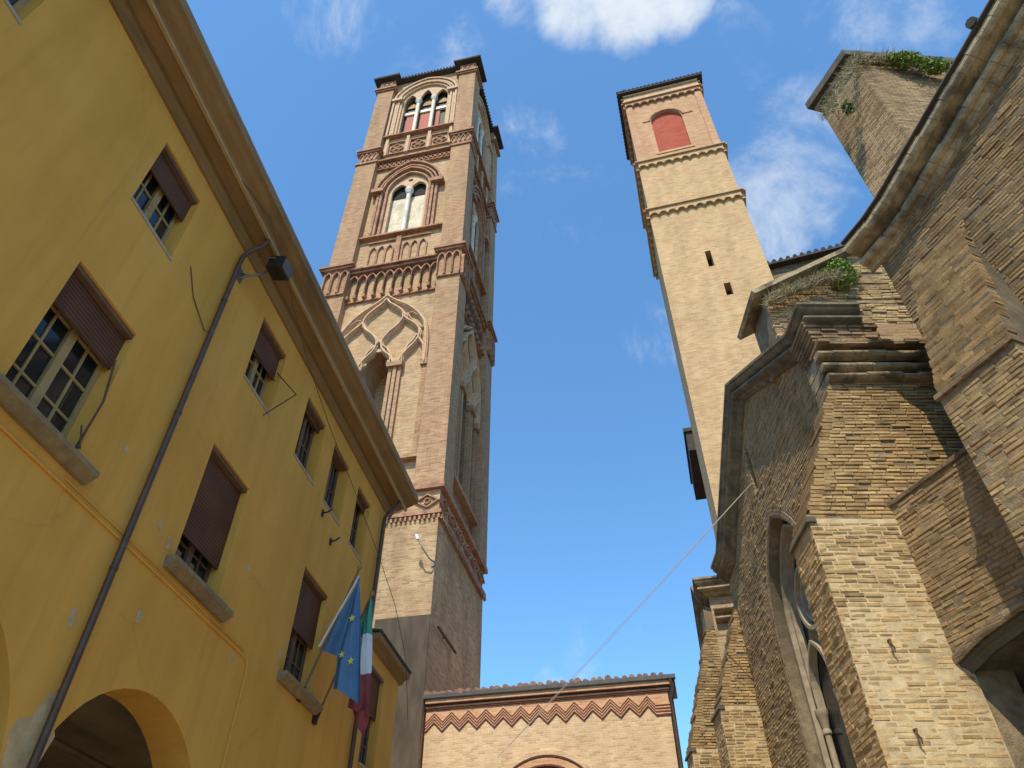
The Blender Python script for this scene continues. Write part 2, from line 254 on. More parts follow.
# ------------------------------------------------------------------ mesh builder
class MB:
    def __init__(self): self.v = []; self.f = []; self.m = []; self.cur = 0
    def add(self, vs, fs):
        o = len(self.v); self.v += [tuple(p) for p in vs]; self.f += [tuple(i+o for i in f) for f in fs]; self.m += [self.cur]*len(fs); return self
    def box(self, x0, x1, y0, y1, z0, z1):
        return self.add([(x0,y0,z0),(x1,y0,z0),(x1,y1,z0),(x0,y1,z0),(x0,y0,z1),(x1,y0,z1),(x1,y1,z1),(x0,y1,z1)],
                        [(0,3,2,1),(4,5,6,7),(0,1,5,4),(1,2,6,5),(2,3,7,6),(3,0,4,7)])
    def prism(self, fm, poly, o0, o1):
        n = len(poly)
        vs = [fm(a, z, o0) for a, z in poly] + [fm(a, z, o1) for a, z in poly]
        tri = geometry.tessellate_polygon([[Vector((a, z, 0)) for a, z in poly]])
        fs = [tuple(t) for t in tri] + [tuple(i+n for i in t) for t in tri]
        fs += [(i, (i+1) % n, (i+1) % n+n, i+n) for i in range(n)]
        return self.add(vs, fs)
    def plate(self, fm, outer, holes, o0, depth):
        """wall sheet of some thickness with openings: front, reveals, edges and back"""
        loops = [outer]+holes
        tri = geometry.tessellate_polygon([[Vector((a, z, 0)) for a, z in l] for l in loops])
        flat = [p for l in loops for p in l]; n = len(flat)
        vs = [fm(a, z, o0) for a, z in flat]+[fm(a, z, o0-depth) for a, z in flat]
        fs = [tuple(t) for t in tri]+[tuple(i+n for i in t) for t in tri]
        k = 0
        for l in loops:
            m = len(l); fs += [(k+i, k+(i+1) % m, k+(i+1) % m+n, k+i+n) for i in range(m)]; k += m
        return self.add(vs, fs)
    def sweep(self, fm, path, prof, closed=False, m0=0, m1=0):
        """profile (out, up) along a path in the wall's plane, mitred; m0/m1 shift the ends by out (corner mitre)"""
        n = len(path); rings = []
        P = [Vector(p) for p in path]
        for i in range(n):
            if closed: a, b = P[i-1], P[(i+1) % n]; t0 = (P[i]-a).normalized(); t1 = (b-P[i]).normalized()
            else:
                t0 = (P[i]-P[i-1]).normalized() if i else (P[1]-P[0]).normalized()
                t1 = (P[i+1]-P[i]).normalized() if i < n-1 else t0
            n0 = Vector((-t0.y, t0.x)); n1 = Vector((-t1.y, t1.x)); m = n0+n1
            m = m/max(.25, m.dot(n0)) if m.length > 1e-6 else n0
            r = []
            for (o, u) in prof:
                q = P[i]+m*u
                if i == 0 and m0: q = q-t1*o*m0
                if i == n-1 and m1: q = q+t0*o*m1
                r.append(fm(q.x, q.y, o))
            rings.append(r)
        k = len(prof); vs = [p for r in rings for p in r]; fs = []
        for i in range(n if closed else n-1):
            j = (i+1) % n
            for q in range(k): fs.append((i*k+q, i*k+(q+1) % k, j*k+(q+1) % k, j*k+q))
        if not closed:
            fs.append(tuple(range(k))); fs.append(tuple((n-1)*k+q for q in range(k)))
        return self.add(vs, fs)
    def bar(self, fm, path, wd, o0, o1, closed=False):
        return self.sweep(fm, path, [(o0, -wd/2), (o1, -wd/2*.7), (o1, wd/2*.7), (o0, wd/2)], closed)
    def tube(self, pts, r, n=8):
        P = [Vector(p) for p in pts]; rings = []; a = None
        for i, p in enumerate(P):
            t = (P[min(i+1, len(P)-1)]-P[max(i-1, 0)]).normalized()
            if a is None: a = t.cross(Vector((0, 0, 1)) if abs(t.z) < .95 else Vector((1, 0, 0))).normalized()
            else: a = (a-t*a.dot(t)).normalized()
            b = t.cross(a)
            rr = r[i] if isinstance(r, (list, tuple)) else r
            rings.append([p+(a*math.cos(2*PI*k/n)+b*math.sin(2*PI*k/n))*rr for k in range(n)])
        vs = [q for ring in rings for q in ring]; fs = []
        for i in range(len(P)-1):
            for k in range(n): fs.append((i*n+k, i*n+(k+1) % n, (i+1)*n+(k+1) % n, (i+1)*n+k))
        fs.append(tuple(range(n))); fs.append(tuple((len(P)-1)*n+k for k in range(n)))
        return self.add(vs, fs)
    def lathe(self, c, prof, n=12):
        return self.tube([(c[0], c[1], c[2]+z+1e-4*i) for i, (r, z) in enumerate(prof)], [r for r, z in prof], n)
    def bricks(self, fm, poly, o=0.0, holes=(), rh=.055, l0=.14, l1=.26, proud=.004, jit=.003, lost=.02, gap=.011, thick=.05, mi=None):
        """single bricks laid in courses over a polygon of the wall"""
        loops = [poly]+list(holes); self.cur = 1
        z0 = min(z for a, z in poly); z1 = max(z for a, z in poly); n = int((z1-z0)/rh)
        for k in range(n):
            zb = z0+k*rh; zm = zb+rh/2; xs = []
            for l in loops:
                for i in range(len(l)):
                    (a0, b0), (a1, b1) = l[i-1], l[i]
                    if (b0 <= zm) != (b1 <= zm): xs.append(a0+(a1-a0)*(zm-b0)/(b1-b0))
            xs.sort()
            for i in range(0, len(xs)-1, 2):
                x, xe = xs[i]+random.uniform(-.012, .012), xs[i+1]
                first = True
                while x < xe-.03:
                    L = random.uniform(l0, l1)*(random.uniform(.4, 1) if first else 1); first = False
                    e = min(x+L, xe) if xe-(x+L) > .05 else xe
                    if random.random() > lost:
                        j = random.gauss(0, 1)*jit; f = o+max(.002, proud+j); g = gap/2; q = lambda s_: random.uniform(-s_, s_)
                        zt, zl = zb+rh-g+q(.003), zb+g+q(.003); xa, xb = x+g+q(.003), e-g+q(.003)
                        p = [(xa, zl), (xb, zl+q(.003)), (xb+q(.003), zt), (xa+q(.003), zt+q(.003))]
                        c = .006
                        self.cur = mi(zm) if mi else 1
                        fr = [fm(xa+c, zl+c, f+q(.004)), fm(xb-c, zl+c, f+q(.004)), fm(xb-c, zt-c, f+q(.004)), fm(xa+c, zt-c, f+q(.004))]
                        md = [fm(a, z, f-c) for a, z in p]; bk = [fm(a, z, o-thick) for a, z in p]
                        self.add(fr+md+bk, [(0,1,2,3)]+[(m_, (m_+1) % 4, (m_+1) % 4+4, m_+4) for m_ in range(4)]+[(m_+4, (m_+1) % 4+4, (m_+1) % 4+8, m_+8) for m_ in range(4)]+[(11,10,9,8)])
                    x = e
        self.cur = 0; return self
    def build(self, name, mat, parent=None, smooth=False):
        me = bpy.data.meshes.new(name); bm = bmesh.new()
        vs = [bm.verts.new(p) for p in self.v]
        for f, mi in zip(self.f, self.m):
            if len(set(f)) < 3: continue
            try: bm.faces.new([vs[i] for i in f]).material_index = mi
            except ValueError: pass
        bmesh.ops.recalc_face_normals(bm, faces=bm.faces)
        uvl = bm.loops.layers.uv.new('UVMap')
        Z = Vector((0, 0, 1))
        for f in bm.faces:
            f.normal_update(); nn = f.normal
            if abs(nn.z) > .92: t = Vector((1, 0, 0)); b = Vector((0, 1, 0))
            else: t = Z.cross(nn).normalized(); b = nn.cross(t).normalized()
            for l in f.loops: l[uvl].uv = (l.vert.co.dot(t), l.vert.co.dot(b))
            f.smooth = smooth
        bm.to_mesh(me); bm.free()
        if smooth: me.set_sharp_from_angle(angle=math.radians(40))
        o = bpy.data.objects.new(name, me); col.objects.link(o)
        for q in (mat if isinstance(mat, (list, tuple)) else [mat]): o.data.materials.append(M[q])
        if parent: o.parent = parent
        return o
def thing(name, label, cat, loc=(0, 0, 0), az=0, group=None):
    o = bpy.data.objects.new(name, None); col.objects.link(o); o.location = loc; o.rotation_euler = (0, 0, -math.radians(az))
    o.empty_display_size = .3; return tag(o, label, cat, group)
def tag(o, label, cat, group=None):
    o['label'] = label; o['category'] = cat
    if group: o['group'] = group
    return o
def struct(o): o['kind'] = 'structure'; return o
def arch(c, spring, hw, apex, n=8):
    """points of a pointed or round arch from the right spring over the top to the left; hw half width"""
    h = apex-spring; pts = []
    if h > hw*1.02:
        R = (hw*hw+h*h)/(2*hw); th = math.asin(min(1, h/R))
        for i in range(n+1): a = th*i/n; pts.append((c+hw-R+R*math.cos(a), spring+R*math.sin(a)))
        for i in range(n-1, -1, -1): a = th*i/n; pts.append((c-hw+R-R*math.cos(a), spring+R*math.sin(a)))
    else:
        R = (hw*hw+h*h)/(2*h); a0 = math.asin(min(1, hw/R)) if h < hw else PI/2
        for i in range(2*n+1): a = PI/2-a0+2*a0*i/(2*n); pts.append((c+R*math.cos(a), spring+h-R+R*math.sin(a)))
    return pts
def opening(c, hw, z0, spring, apex, n=8): return [(c-hw, z0), (c+hw, z0)]+arch(c, spring, hw, apex, n)
def archpath(c, hw, z0, spring, apex, n=8): return [(c+hw, z0)]+arch(c, spring, hw, apex, n)+[(c-hw, z0)]
def ring(c, z, r, n=16): return [(c+r*math.cos(2*PI*i/n), z+r*math.sin(2*PI*i/n)) for i in range(n)]

# ------------------------------------------------------------------ ground
g = MB(); g.add([(-400,-400,0),(400,-400,0),(400,400,0),(-400,400,0)], [(0,1,2,3)]); struct(g.build('ground', 'paving'))
g = MB(); g.add([(-12,-60,.004),(9,-60,.004),(12,18,.004),(-4,16,.004)], [(0,1,2,3)]); struct(g.build('street', 'street_paving'))

# ================================================================== YELLOW HOUSE
def fx(a, z, o): return (o, a, z)              # wall plane x = 0, seen from +x; a runs along y
H0 = (-4.924, .868, 0)
house = thing('yellow_house', 'long yellow plastered house with roller shutters and brown eaves above a portico', 'house', H0, 10)
TOPS = [(1.0, .85, 8.79, 10.03, .35, True), (3.77, .86, 8.80, 10.03, .36, True), (6.68, .86, 8.79, 10.03, .42, True), (8.50, .82, 8.79, 10.03, .12, False), (9.79, .78, 8.79, 10.03, .0, False), (11.13, .72, 8.75, 10.03, .15, False)]
MAINS = [(3.67, 1.03, 5.80, 7.51, .30), (6.56, 1.03, 5.78, 7.48, .72), (9.66, 1.03, 5.74, 7.45, .52)]
ARCHES = [(-2.10, 1.42), (.95, 1.42), (4.0, 1.42), (7.05, 1.40), (10.1, 1.40)]
holes = [[(s, z0), (s+wd, z0), (s+wd, z1), (s, z1)] for s, wd, z0, z1, *_ in TOPS]
holes += [[(s, z0), (s+wd, z0), (s+wd, z1), (s, z1)] for s, wd, z0, z1, _ in MAINS]
for c, r in ARCHES:
    holes.append([(c-r, .02), (c+r, .02)]+arch(c, 3.08, r, 3.08+r-.001, 12))
END = 12.85
MB().plate(fx, [(-7, 0), (END, 0), (END, 10.75), (-7, 10.75)], holes, 0, .45).build('wall', 'yellow', house)
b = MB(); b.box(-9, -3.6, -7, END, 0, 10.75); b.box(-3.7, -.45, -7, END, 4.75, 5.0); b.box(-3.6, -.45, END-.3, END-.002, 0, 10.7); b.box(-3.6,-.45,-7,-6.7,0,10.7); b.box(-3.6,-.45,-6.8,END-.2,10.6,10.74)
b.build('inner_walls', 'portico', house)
r = MB()
for (c, _) in ARCHES[2:4]: r.tube([(-.2, c+1.5, 3.35), (-3.6, c+1.5, 3.35)], .05)
r.tube([(-1.6, 5.4, 4.35), (-1.6, 9.4, 4.35)], .05)
r.build('tie_rod', 'wood_dark', house)
# eave cornice
prof = [(0, 10.42), (.04, 10.42), (.06, 10.50), (.10, 10.55), (.11, 10.62), (.335, 10.64), (.335, 10.60)]
pr2 = [(.335, 10.60), (.345, 10.575), (.375, 10.575), (.385, 10.605)]
pr3 = [(.385, 10.605), (.40, 10.66), (.50, 10.70), (.56, 10.74), (.62, 10.76), (.62, 10.90), (0, 10.90)]
full = prof+pr2[1:]+pr3[1:]
def extr(mb, prof, y0, y1):
    n = len(prof); vs = [(x, y0, z) for x, z in prof]+[(x, y1, z) for x, z in prof]
    return mb.add(vs, [(i, (i+1) % n, (i+1) % n+n, i+n) for i in range(n)]+[tuple(range(n)), tuple(range(n, 2*n))])
eave = extr(MB(), full, -7.2, END+.12).build('eave_cornice', 'cornice_house', house)
extr(MB(), [(.332, 10.601), (.338, 10.571), (.38, 10.571), (.39, 10.606)], -7.2, END+.121).build('bead_moulding', 'cornice_house_pale', eave)
rf = MB(); rf.add([(.60, -7.3, 10.905), (.60, END+.1, 10.905), (-4.5, END+.2, 12.7), (-4.5, -7.3, 12.7), (-9.6, -7.3, 10.9), (-9.6, END+.2, 10.9),
                   (.60, -7.3, 10.975), (.60, END+.1, 10.975), (-4.5, END+.2, 12.77), (-4.5, -7.3, 12.77), (-9.6, -7.3, 10.97), (-9.6, END+.2, 10.97)],
                  [(0,1,2,3), (3,2,5,4), (6,7,8,9), (9,8,11,10), (0,1,7,6), (4,5,11,10), (1,2,8,7), (2,5,11,8), (0,3,9,6), (3,4,10,9)])
rf.build('roof', 'tile', house)
def window(s, wd, z0, z1, shut, parent, big, wood='wood', cols=2, rows=2):
    x = -.20; f = MB(); t = .06
    f.box(x-.05, x, s, s+t, z0, z1); f.box(x-.05, x, s+wd-t, s+wd, z0, z1); f.box(x-.05, x, s+t, s+wd-t, z0, z0+t); f.box(x-.05, x, s+t, s+wd-t, z1-t, z1)
    m = s+wd/2; f.box(x-.048, x+.02, m-.05, m+.05, z0+t, z1-t)
    for a0, a1 in ((s+t, m-.05), (m+.05, s+wd-t)):
        for c in range(1, cols): yy = a0+(a1-a0)*c/cols; f.box(x-.04, x-.008, yy-.014, yy+.014, z0+t, z1-t)
        for k in range(1, rows): zz = z0+t+(z1-z0-2*t)*k/rows; f.box(x-.041, x-.006, a0, a1, zz-.014, zz+.014)
    fr = f.build('window', wood, parent)
    MB().box(x-.036, x-.026, s+.01, s+wd-.01, z0+.01, z1-.01).build('pane', 'glass', fr)
    MB().box(x-.3, x-.29, s-.1, s+wd+.1, z0-.1, z1+.1).build('dark_room', 'void', fr)
    if shut > 0:
        MB().box(-.13, -.105, s+.004, s+wd-.004, z1-(z1-z0)*shut, z1-.004).build('roller_shutter', 'shutter', fr)
    MB().box(-.20, -.03, s+.003, s+wd-.003, z1-.06, z1-.003).build('shutter_box', 'wood_dark', fr)
    if big:
        pr = [(-.12, z0-.13), (.05, z0-.13), (.09, z0-.10), (.15, z0-.06), (.15, z0-.01), (.12, z0+.004), (-.12, z0+.012)]
        extr(MB(), pr, s-.14, s+wd+.22).build('sill', 'sill', fr)
    else:
        MB().box(-.18, .012, s-.015, s+wd+.015, z0-.035, z0+.006).build('sill', 'sill_pale', fr)
    return fr
for s, wd, z0, z1, sh, pale in TOPS: window(s, wd, z0, z1, sh, house, False, 'wood' if pale else 'wood_dark', 2, 2)
for i, (s, wd, z0, z1, sh) in enumerate(MAINS): window(s, wd, z0, z1, sh, house, True, 'wood' if i == 0 else 'wood_dark', 2, 4)
# pipes, conduit and fittings fixed to the facade
def downpipe(s, top, parent, r=.036):
    p = MB(); pts = [(.34, s+.06, 10.63), (.335, s+.06, 10.52), (.28, s+.05, 10.42), (.16, s+.02, 10.30), (.09, s, 10.18), (.075, s, 10.0)]+[(.075, s, z) for z in (8, 6, 4, 2, .1)]
    p.tube(pts, r, 12); o = p.build('downpipe', 'pipe', parent, True)
    for z in (9.2, 7.2, 5.2, 3.2): MB().tube([(.075, s, z-.015), (.075, s, z+.015)], r+.007, 12).build('pipe_clamp', 'pipe', o, True)
downpipe(5.66, 10.3, house); downpipe(12.52, 10.3, house, .04)
c = MB(); c.tube([(.012, 1.0, 5.53), (.012, 8.55, 5.53), (.012, 8.63, 5.49), (.012, 8.66, 5.38), (.012, 8.66, .1)], .015, 8); c.tube([(.008, 4.7, 5.60), (.008, 8.5, 5.60)], .012, 6)
c.build('cable_duct', 'yellow', house, True)
random.seed(3)
def blob(s, z, rs, rz, n=14):
    return [(s+rs*math.cos(2*PI*i/n)*random.uniform(.6, 1.15), z+rz*math.sin(2*PI*i/n)*random.uniform(.6, 1.15)) for i in range(n)]
for q in ([(5.43, 2.2), (5.44, 3.3), (5.36, 3.62), (5.41, 3.72), (5.52, 3.76), (5.60, 3.98), (5.70, 4.04), (5.74, 3.86), (5.86, 3.72), (5.80, 3.5), (5.70, 3.3), (5.66, 3.0), (5.65, 2.2)],
          blob(5.5, 4.62, .05, .12), blob(6.35, 5.05, .05, .08), blob(6.15, 6.0, .05, .07), blob(5.25, 6.35, .045, .05), blob(6.38, 5.92, .05, .1), blob(8.1, 6.55, .05, .06), blob(9.45, 5.95, .05, .07), blob(8.3, 5.42, .05, .06)):
    MB().prism(fx, q, .001, .004).build('bare_plaster', 'bare', house)
# iron window stays
st = MB(); st.tube([(-.05, 7.50, 9.62), (.42, 7.42, 9.02), (.02, 7.36, 8.62)], .011, 6); st.tube([(-.1, 6.80, 9.42), (-.05, 7.5, 9.45)], .01, 6); st.build('awning_stay', 'rust', house)
st = MB(); st.tube([(-.02, 4.62, 7.05), (.05, 4.66, 6.5), (.0, 4.66, 5.85)], .012, 6); st.tube([(0, 4.66, 5.95), (.10, 4.62, 5.86), (.03, 4.58, 6.12)], .01, 6); st.build('awning_stay', 'rust', house)
# low wing behind the house
WE = 14.85
wing = thing('yellow_wing', 'low yellow annex with a flat brown eave behind the flagpoles', 'annex', H0, 10)
MB().plate(fx, [(END+.01, 0), (WE, 0), (WE, 7.75), (END+.01, 7.75)], [[(13.12, 5.58), (13.95, 5.58), (13.95, 7.32), (13.12, 7.32)]], -.03, .4).build('wall', 'yellow', wing)
b = MB(); b.box(-6, -.43, WE-.3, WE-.002, 0, 7.72); b.box(-6, -.44, END+.02, WE-.31, 7.5, 7.72); b.build('inner_walls', 'yellow', wing)
extr(MB(), [(-.03, 7.58), (.04, 7.60), (.06, 7.66), (.17, 7.70), (.18, 7.80), (-6, 7.95), (-6, 7.58)], END+.01, WE+.08).build('eave_cornice', 'cornice_house', wing)
extr(MB(), [(-.1, 7.86), (.20, 7.81), (.20, 7.86), (-6.2, 9.0), (-6.2, 8.9)], END+.01, WE+.1).build('roof', 'tile_dark', wing)
window(13.12, .83, 5.58, 7.32, .45, wing, False, 'wood_dark', 2, 4)

# floodlight on the corner under the eave
fl = thing('floodlight', 'black box floodlight on an iron bracket under the brown eave', 'lamp', H0, 10)
m = MB(); y0 = 5.98
m.add([(.36, y0-.13, 10.12), (.60, y0-.13, 10.06), (.60, y0+.13, 10.06), (.36, y0+.13, 10.12), (.40, y0-.15, 10.34), (.64, y0-.15, 10.28), (.64, y0+.15, 10.28), (.40, y0+.15, 10.34)],
      [(0,3,2,1), (4,5,6,7), (0,1,5,4), (1,2,6,5), (2,3,7,6), (3,0,4,7)])
for k in range(5): m.box(.42+k*.03, .43+k*.03, y0-.12, y0+.12, 10.30-k*.008, 10.37-k*.008)
m.build('housing', 'iron', fl)
MB().add([(.612, y0-.115, 10.085), (.612, y0+.115, 10.085), (.645, y0+.13, 10.265), (.645, y0-.13, 10.265)], [(0,1,2,3)]).build('lens', 'lens', fl)
m = MB(); m.tube([(0, 5.84, 9.92), (.14, 5.87, 9.98), (.26, 5.92, 10.04), (.34, 5.97, 10.2)], .018, 8); m.tube([(0, 5.84, 10.02), (.14, 5.87, 9.98)], .012, 6); m.tube([(.30, 5.80, 10.18), (.30, 5.80, 10.28), (.5, 5.80, 10.22)], .012, 6)
m.box(0, .02, 5.78, 5.90, 9.86, 10.08); m.build('bracket', 'grey_metal', fl)
# loose cables on the facade
cb = MB(); cb.tube([(.38, 4.7, 10.60), (.5, 5.4, 10.63), (.52, 5.95, 10.35)], .006, 5)
cb.tube([(.60, 6.0, 10.2), (.40, 6.6, 10.30), (.22, 7.8, 10.15), (.10, 9.3, 9.95), (.05, 10.7, 9.75), (.3, 11.9, 8.9), (.5, 12.6, 8.2), (.3, 14.2, 7.8), (0.2, 15.0, 6.9)], .006, 5)
o = cb.build('cable', 'cable'); o.location = H0; o.rotation_euler = (0, 0, -math.radians(10)); tag(o, 'thin dark cable slung beneath the brown eave of the yellow house', 'cable')
cb = MB(); cb.tube([(.012, 4.95, 9.05), (.012, 5.2, 8.75), (.02, 5.6, 8.55), (.08, 5.66, 8.56)], .007, 5)
o = cb.build('cable', 'cable'); o.location = H0; o.rotation_euler = (0, 0, -math.radians(10)); tag(o, 'short loose cable running to the brown downpipe below the small window', 'cable')
for (s, z, lab) in ((10.35, 8.30, 'small iron hook on the yellow wall below the last top window'), (9.85, 8.55, 'bent iron bracket on the yellow wall beneath the small top windows')):
    k = MB(); k.tube([(0, s, z), (.10, s, z+.02), (.16, s+.02, z+.08)], .014, 6); k.box(0, .02, s-.03, s+.03, z-.06, z+.06)
    o = k.build('wall_hook', 'iron'); o.location = H0; o.rotation_euler = (0, 0, -math.radians(10)); tag(o, lab, 'hook')

# flags --------------------------------------------------------------
def flagpole(s, base, tip, name, label):
    t = thing(name, label, 'flag', H0, 10, 'flags at the sill')
    B = Vector((.06, s, base)); T = Vector((tip[0], tip[1], tip[2]))
    MB().tube([B, B+(T-B)*.5, T], .018, 8).build('pole', 'pole', t, True)
    MB().tube([T, T+(T-B).normalized()*.03, T+(T-B).normalized()*.06, T+(T-B).normalized()*.09], [.02, .035, .035, .008], 10).build('finial', 'brass', t, True)
    m = MB(); m.tube([B-(T-B).normalized()*.10, B+(T-B).normalized()*.08], .03, 8); m.box(0, .05, s-.05, s+.05, base-.12, base+.05); m.build('bracket', 'iron', t)
    return t, B, T
def cloth(P, nu, nv, thick=.006):
    """closed thin sheet from a grid function P(u, v)"""
    mb = MB(); A = [[Vector(P(i/nu, j/nv)) for j in range(nv+1)] for i in range(nu+1)]
    vs = [A[i][j]+Vector((0, -thick/2, 0)) for i in range(nu+1) for j in range(nv+1)]+[A[i][j]+Vector((0, thick/2, 0)) for i in range(nu+1) for j in range(nv+1)]
    n = (nu+1)*(nv+1); I = lambda i, j: i*(nv+1)+j; fs = []
    for i in range(nu):
        for j in range(nv):
            q = (I(i, j), I(i+1, j), I(i+1, j+1), I(i, j+1)); fs += [q, tuple(k+n for k in q)]
    for i in range(nu): fs += [(I(i,0), I(i+1,0), I(i+1,0)+n, I(i,0)+n), (I(i,nv), I(i+1,nv), I(i+1,nv)+n, I(i,nv)+n)]
    for j in range(nv): fs += [(I(0,j), I(0,j+1), I(0,j+1)+n, I(0,j)+n), (I(nu,j), I(nu,j+1), I(nu,j+1)+n, I(nu,j)+n)]
    return mb.add(vs, fs)
FO = .72
def onflag(x, y, s):                            # where a sight line meets the flag's own vertical plane (house frame, plane y = s)
    a = math.radians(10); d = ray(x, y); o = Vector((0, 0, EYE))-Vector(H0)
    lx = lambda v: v.x*math.cos(a)-v.y*math.sin(a); ly = lambda v: v.x*math.sin(a)+v.y*math.cos(a)
    t = (s-ly(o))/ly(d); return (lx(o)+t*lx(d), o.z+t*d.z)
def lerp(a, b, t): return tuple(p+(q-p)*t for p, q in zip(a, b))
def quad(c, u, v): return lerp(lerp(c[0], c[1], u), lerp(c[3], c[2], u), v)
S1 = 10.28
tip = onflag(358.7, 570, S1); low = onflag(319.8, 648, S1); base = onflag(303, 676, S1)
f1, B, T = flagpole(S1, 5.72, (tip[0], S1, tip[1]), 'european_flag', 'blue flag with yellow stars on the longer pole at the sill')
q = [onflag(360, 577, S1), onflag(362, 690, S1), onflag(361.5, 705, S1), onflag(333, 689, S1), onflag(338, 655, S1), low]
def blue_pt(u, v):    # u across from the pole side (0) to the outer edge (1), v down
    left = lerp(q[0], onflag(338, 648, S1), min(1, v*1.6)) if v < .625 else lerp(onflag(338, 648, S1), onflag(332.5, 688, S1), (v-.625)/.375)
    right = lerp(q[0], q[2], v); p = lerp(left, right, u)
    y = S1-.04+.055*math.sin(u*7.5+v*2.2)*min(1, v*3)+.03*math.sin(u*15+1)*v
    return (p[0], y, p[1])
cl = cloth(blue_pt, 22, 26).build('cloth', 'blue', f1, True)
def blue_back(u, v):
    p = lerp(lerp(q[0], low, v), lerp(q[0], onflag(341, 658, S1), v), u); return (p[0], S1+.03+.035*math.sin(u*6)*v, p[1])
cloth(blue_back, 10, 14).build('folded_cloth', 'blue', f1, True)
def pole_sleeve(u, v):
    a = lerp(q[0], low, v); return (a[0]-.02+.035*u, S1-.03, a[1]+.005)
cloth(pole_sleeve, 2, 8).build('sleeve', 'pole_white', f1)
for (sx, sy, rr) in ((352.4, 618.7, .070), (342.2, 655, .062), (351.2, 661.5, .068)):
    c0 = onflag(sx, sy, S1-.1); pts = []
    for k in range(10):
        a = PI/2+k*PI/5+.15; r = rr if k % 2 == 0 else rr*.40; pts.append((c0[0]+r*math.cos(a)*.85, c0[1]+r*math.sin(a)))
    MB().prism(lambda a, z, o: (a, S1-.115-o, z), pts, 0, .008).build('star', 'star', f1)
S2 = 10.95
tip = onflag(371, 596, S2)
f2, B, T = flagpole(S2, 5.62, (tip[0], S2, tip[1]), 'italian_flag', 'green, white and red flag on the pole behind the blue one')
top_r = onflag(372.5, 601, S2); bot_r = onflag(370, 717, S2); 
def tri(v0, v1, lpts):
    def P(u, v):
        vv = v0+(v1-v0)*v; right = lerp(top_r, bot_r, vv)
        k = 0
        while k < len(lpts)-2 and lpts[k+1][0] < vv: k += 1
        (a, pa), (b2, pb) = lpts[k], lpts[k+1]; left = lerp(pa, pb, min(1, max(0, (vv-a)/(b2-a))))
        p = lerp(left, right, u); return (p[0], S2-.03+.05*math.sin(u*6+vv*4)+.02*math.sin(u*14), p[1])
    return P
LP = [(0, onflag(371, 600, S2)), (.18, onflag(361, 622, S2)), (.5, onflag(357, 660, S2)), (.75, onflag(351, 695, S2)), (1, onflag(349, 709, S2))]
cl = cloth(tri(0, .31, LP), 12, 8).build('green_stripe', 'green', f2, True)
cloth(tri(.31, .64, LP), 12, 8).build('white_stripe', 'white', f2, True)
cloth(tri(.64, 1, LP), 12, 8).build('red_stripe', 'red', f2, True)
tail = [onflag(350, 702, S2), onflag(369, 714, S2), onflag(363, 738, S2), onflag(355, 722, S2)]
def tail_pt(u, v): p = quad(tail, u, v); return (p[0], S2+.02+.03*math.sin(u*7+v*3), p[1])
cloth(tail_pt, 8, 6).build('hanging_corner', 'red', f2, True)

# ================================================================== GREAT BELL TOWER
TYAW = 12.5
td = Vector((math.sin(math.radians(TYAW+90)), math.cos(math.radians(TYAW+90)), 0))
W, DPT = 6.40, 5.9
t_or = Vector((-2.1745, 19.983, 0))-td*6.5
big = thing('bell_tower', 'tall ornate red brick bell tower with white columned windows', 'tower', t_or, TYAW)
ff = lambda a, z, o: (a, -o, z)                 # front face
fr_ = lambda a, z, o: (W+o, a, z)               # right face
fl_ = lambda a, z, o: (-o, DPT-a, z)            # left face
fb_ = lambda a, z, o: (W-a, DPT+o, z)           # back face
PW = 1.05; RC = .38
MB().box(RC, W-RC-1.3, RC+1.3, DPT-RC, 15.9, 48.6).build('body', 'tower_pale', big)
b = MB(); b.box(.06, W-.10, .06, DPT-.06, 0, 14.9); b.box(.10, W-.12, .10, DPT-.10, 14.9, 15.9); b.build('base', 'tower_base', big)
b = MB(); b.box(-.05, W+.05, -.05, DPT+.05, 15.80, 15.98); b.box(-.02, W+.02, -.02, DPT+.02, 15.98, 16.08); b.box(-.03, W+.0, -.03, DPT+.03, 14.80, 14.94)
for fm, wd in ((ff, W), (fr_, DPT)):
    n = int(wd/.16)
    for k in range(n): b.prism(fm, [(.05+k*wd/n, 14.62), (.12+k*wd/n, 14.62), (.12+k*wd/n, 14.76), (.05+k*wd/n, 14.76)], -.06, .03)
    for k in range(6):
        c = wd*(k+.5)/6; b.bar(fm, [(c-.38, 15.35), (c, 15.6), (c+.38, 15.35), (c, 15.1)], .07, -.10, -.02, True); b.bar(fm, ring(c, 15.35, .1, 8), .05, -.1, -.03, True)
b.build('base_frieze', 'tower_trim', big)
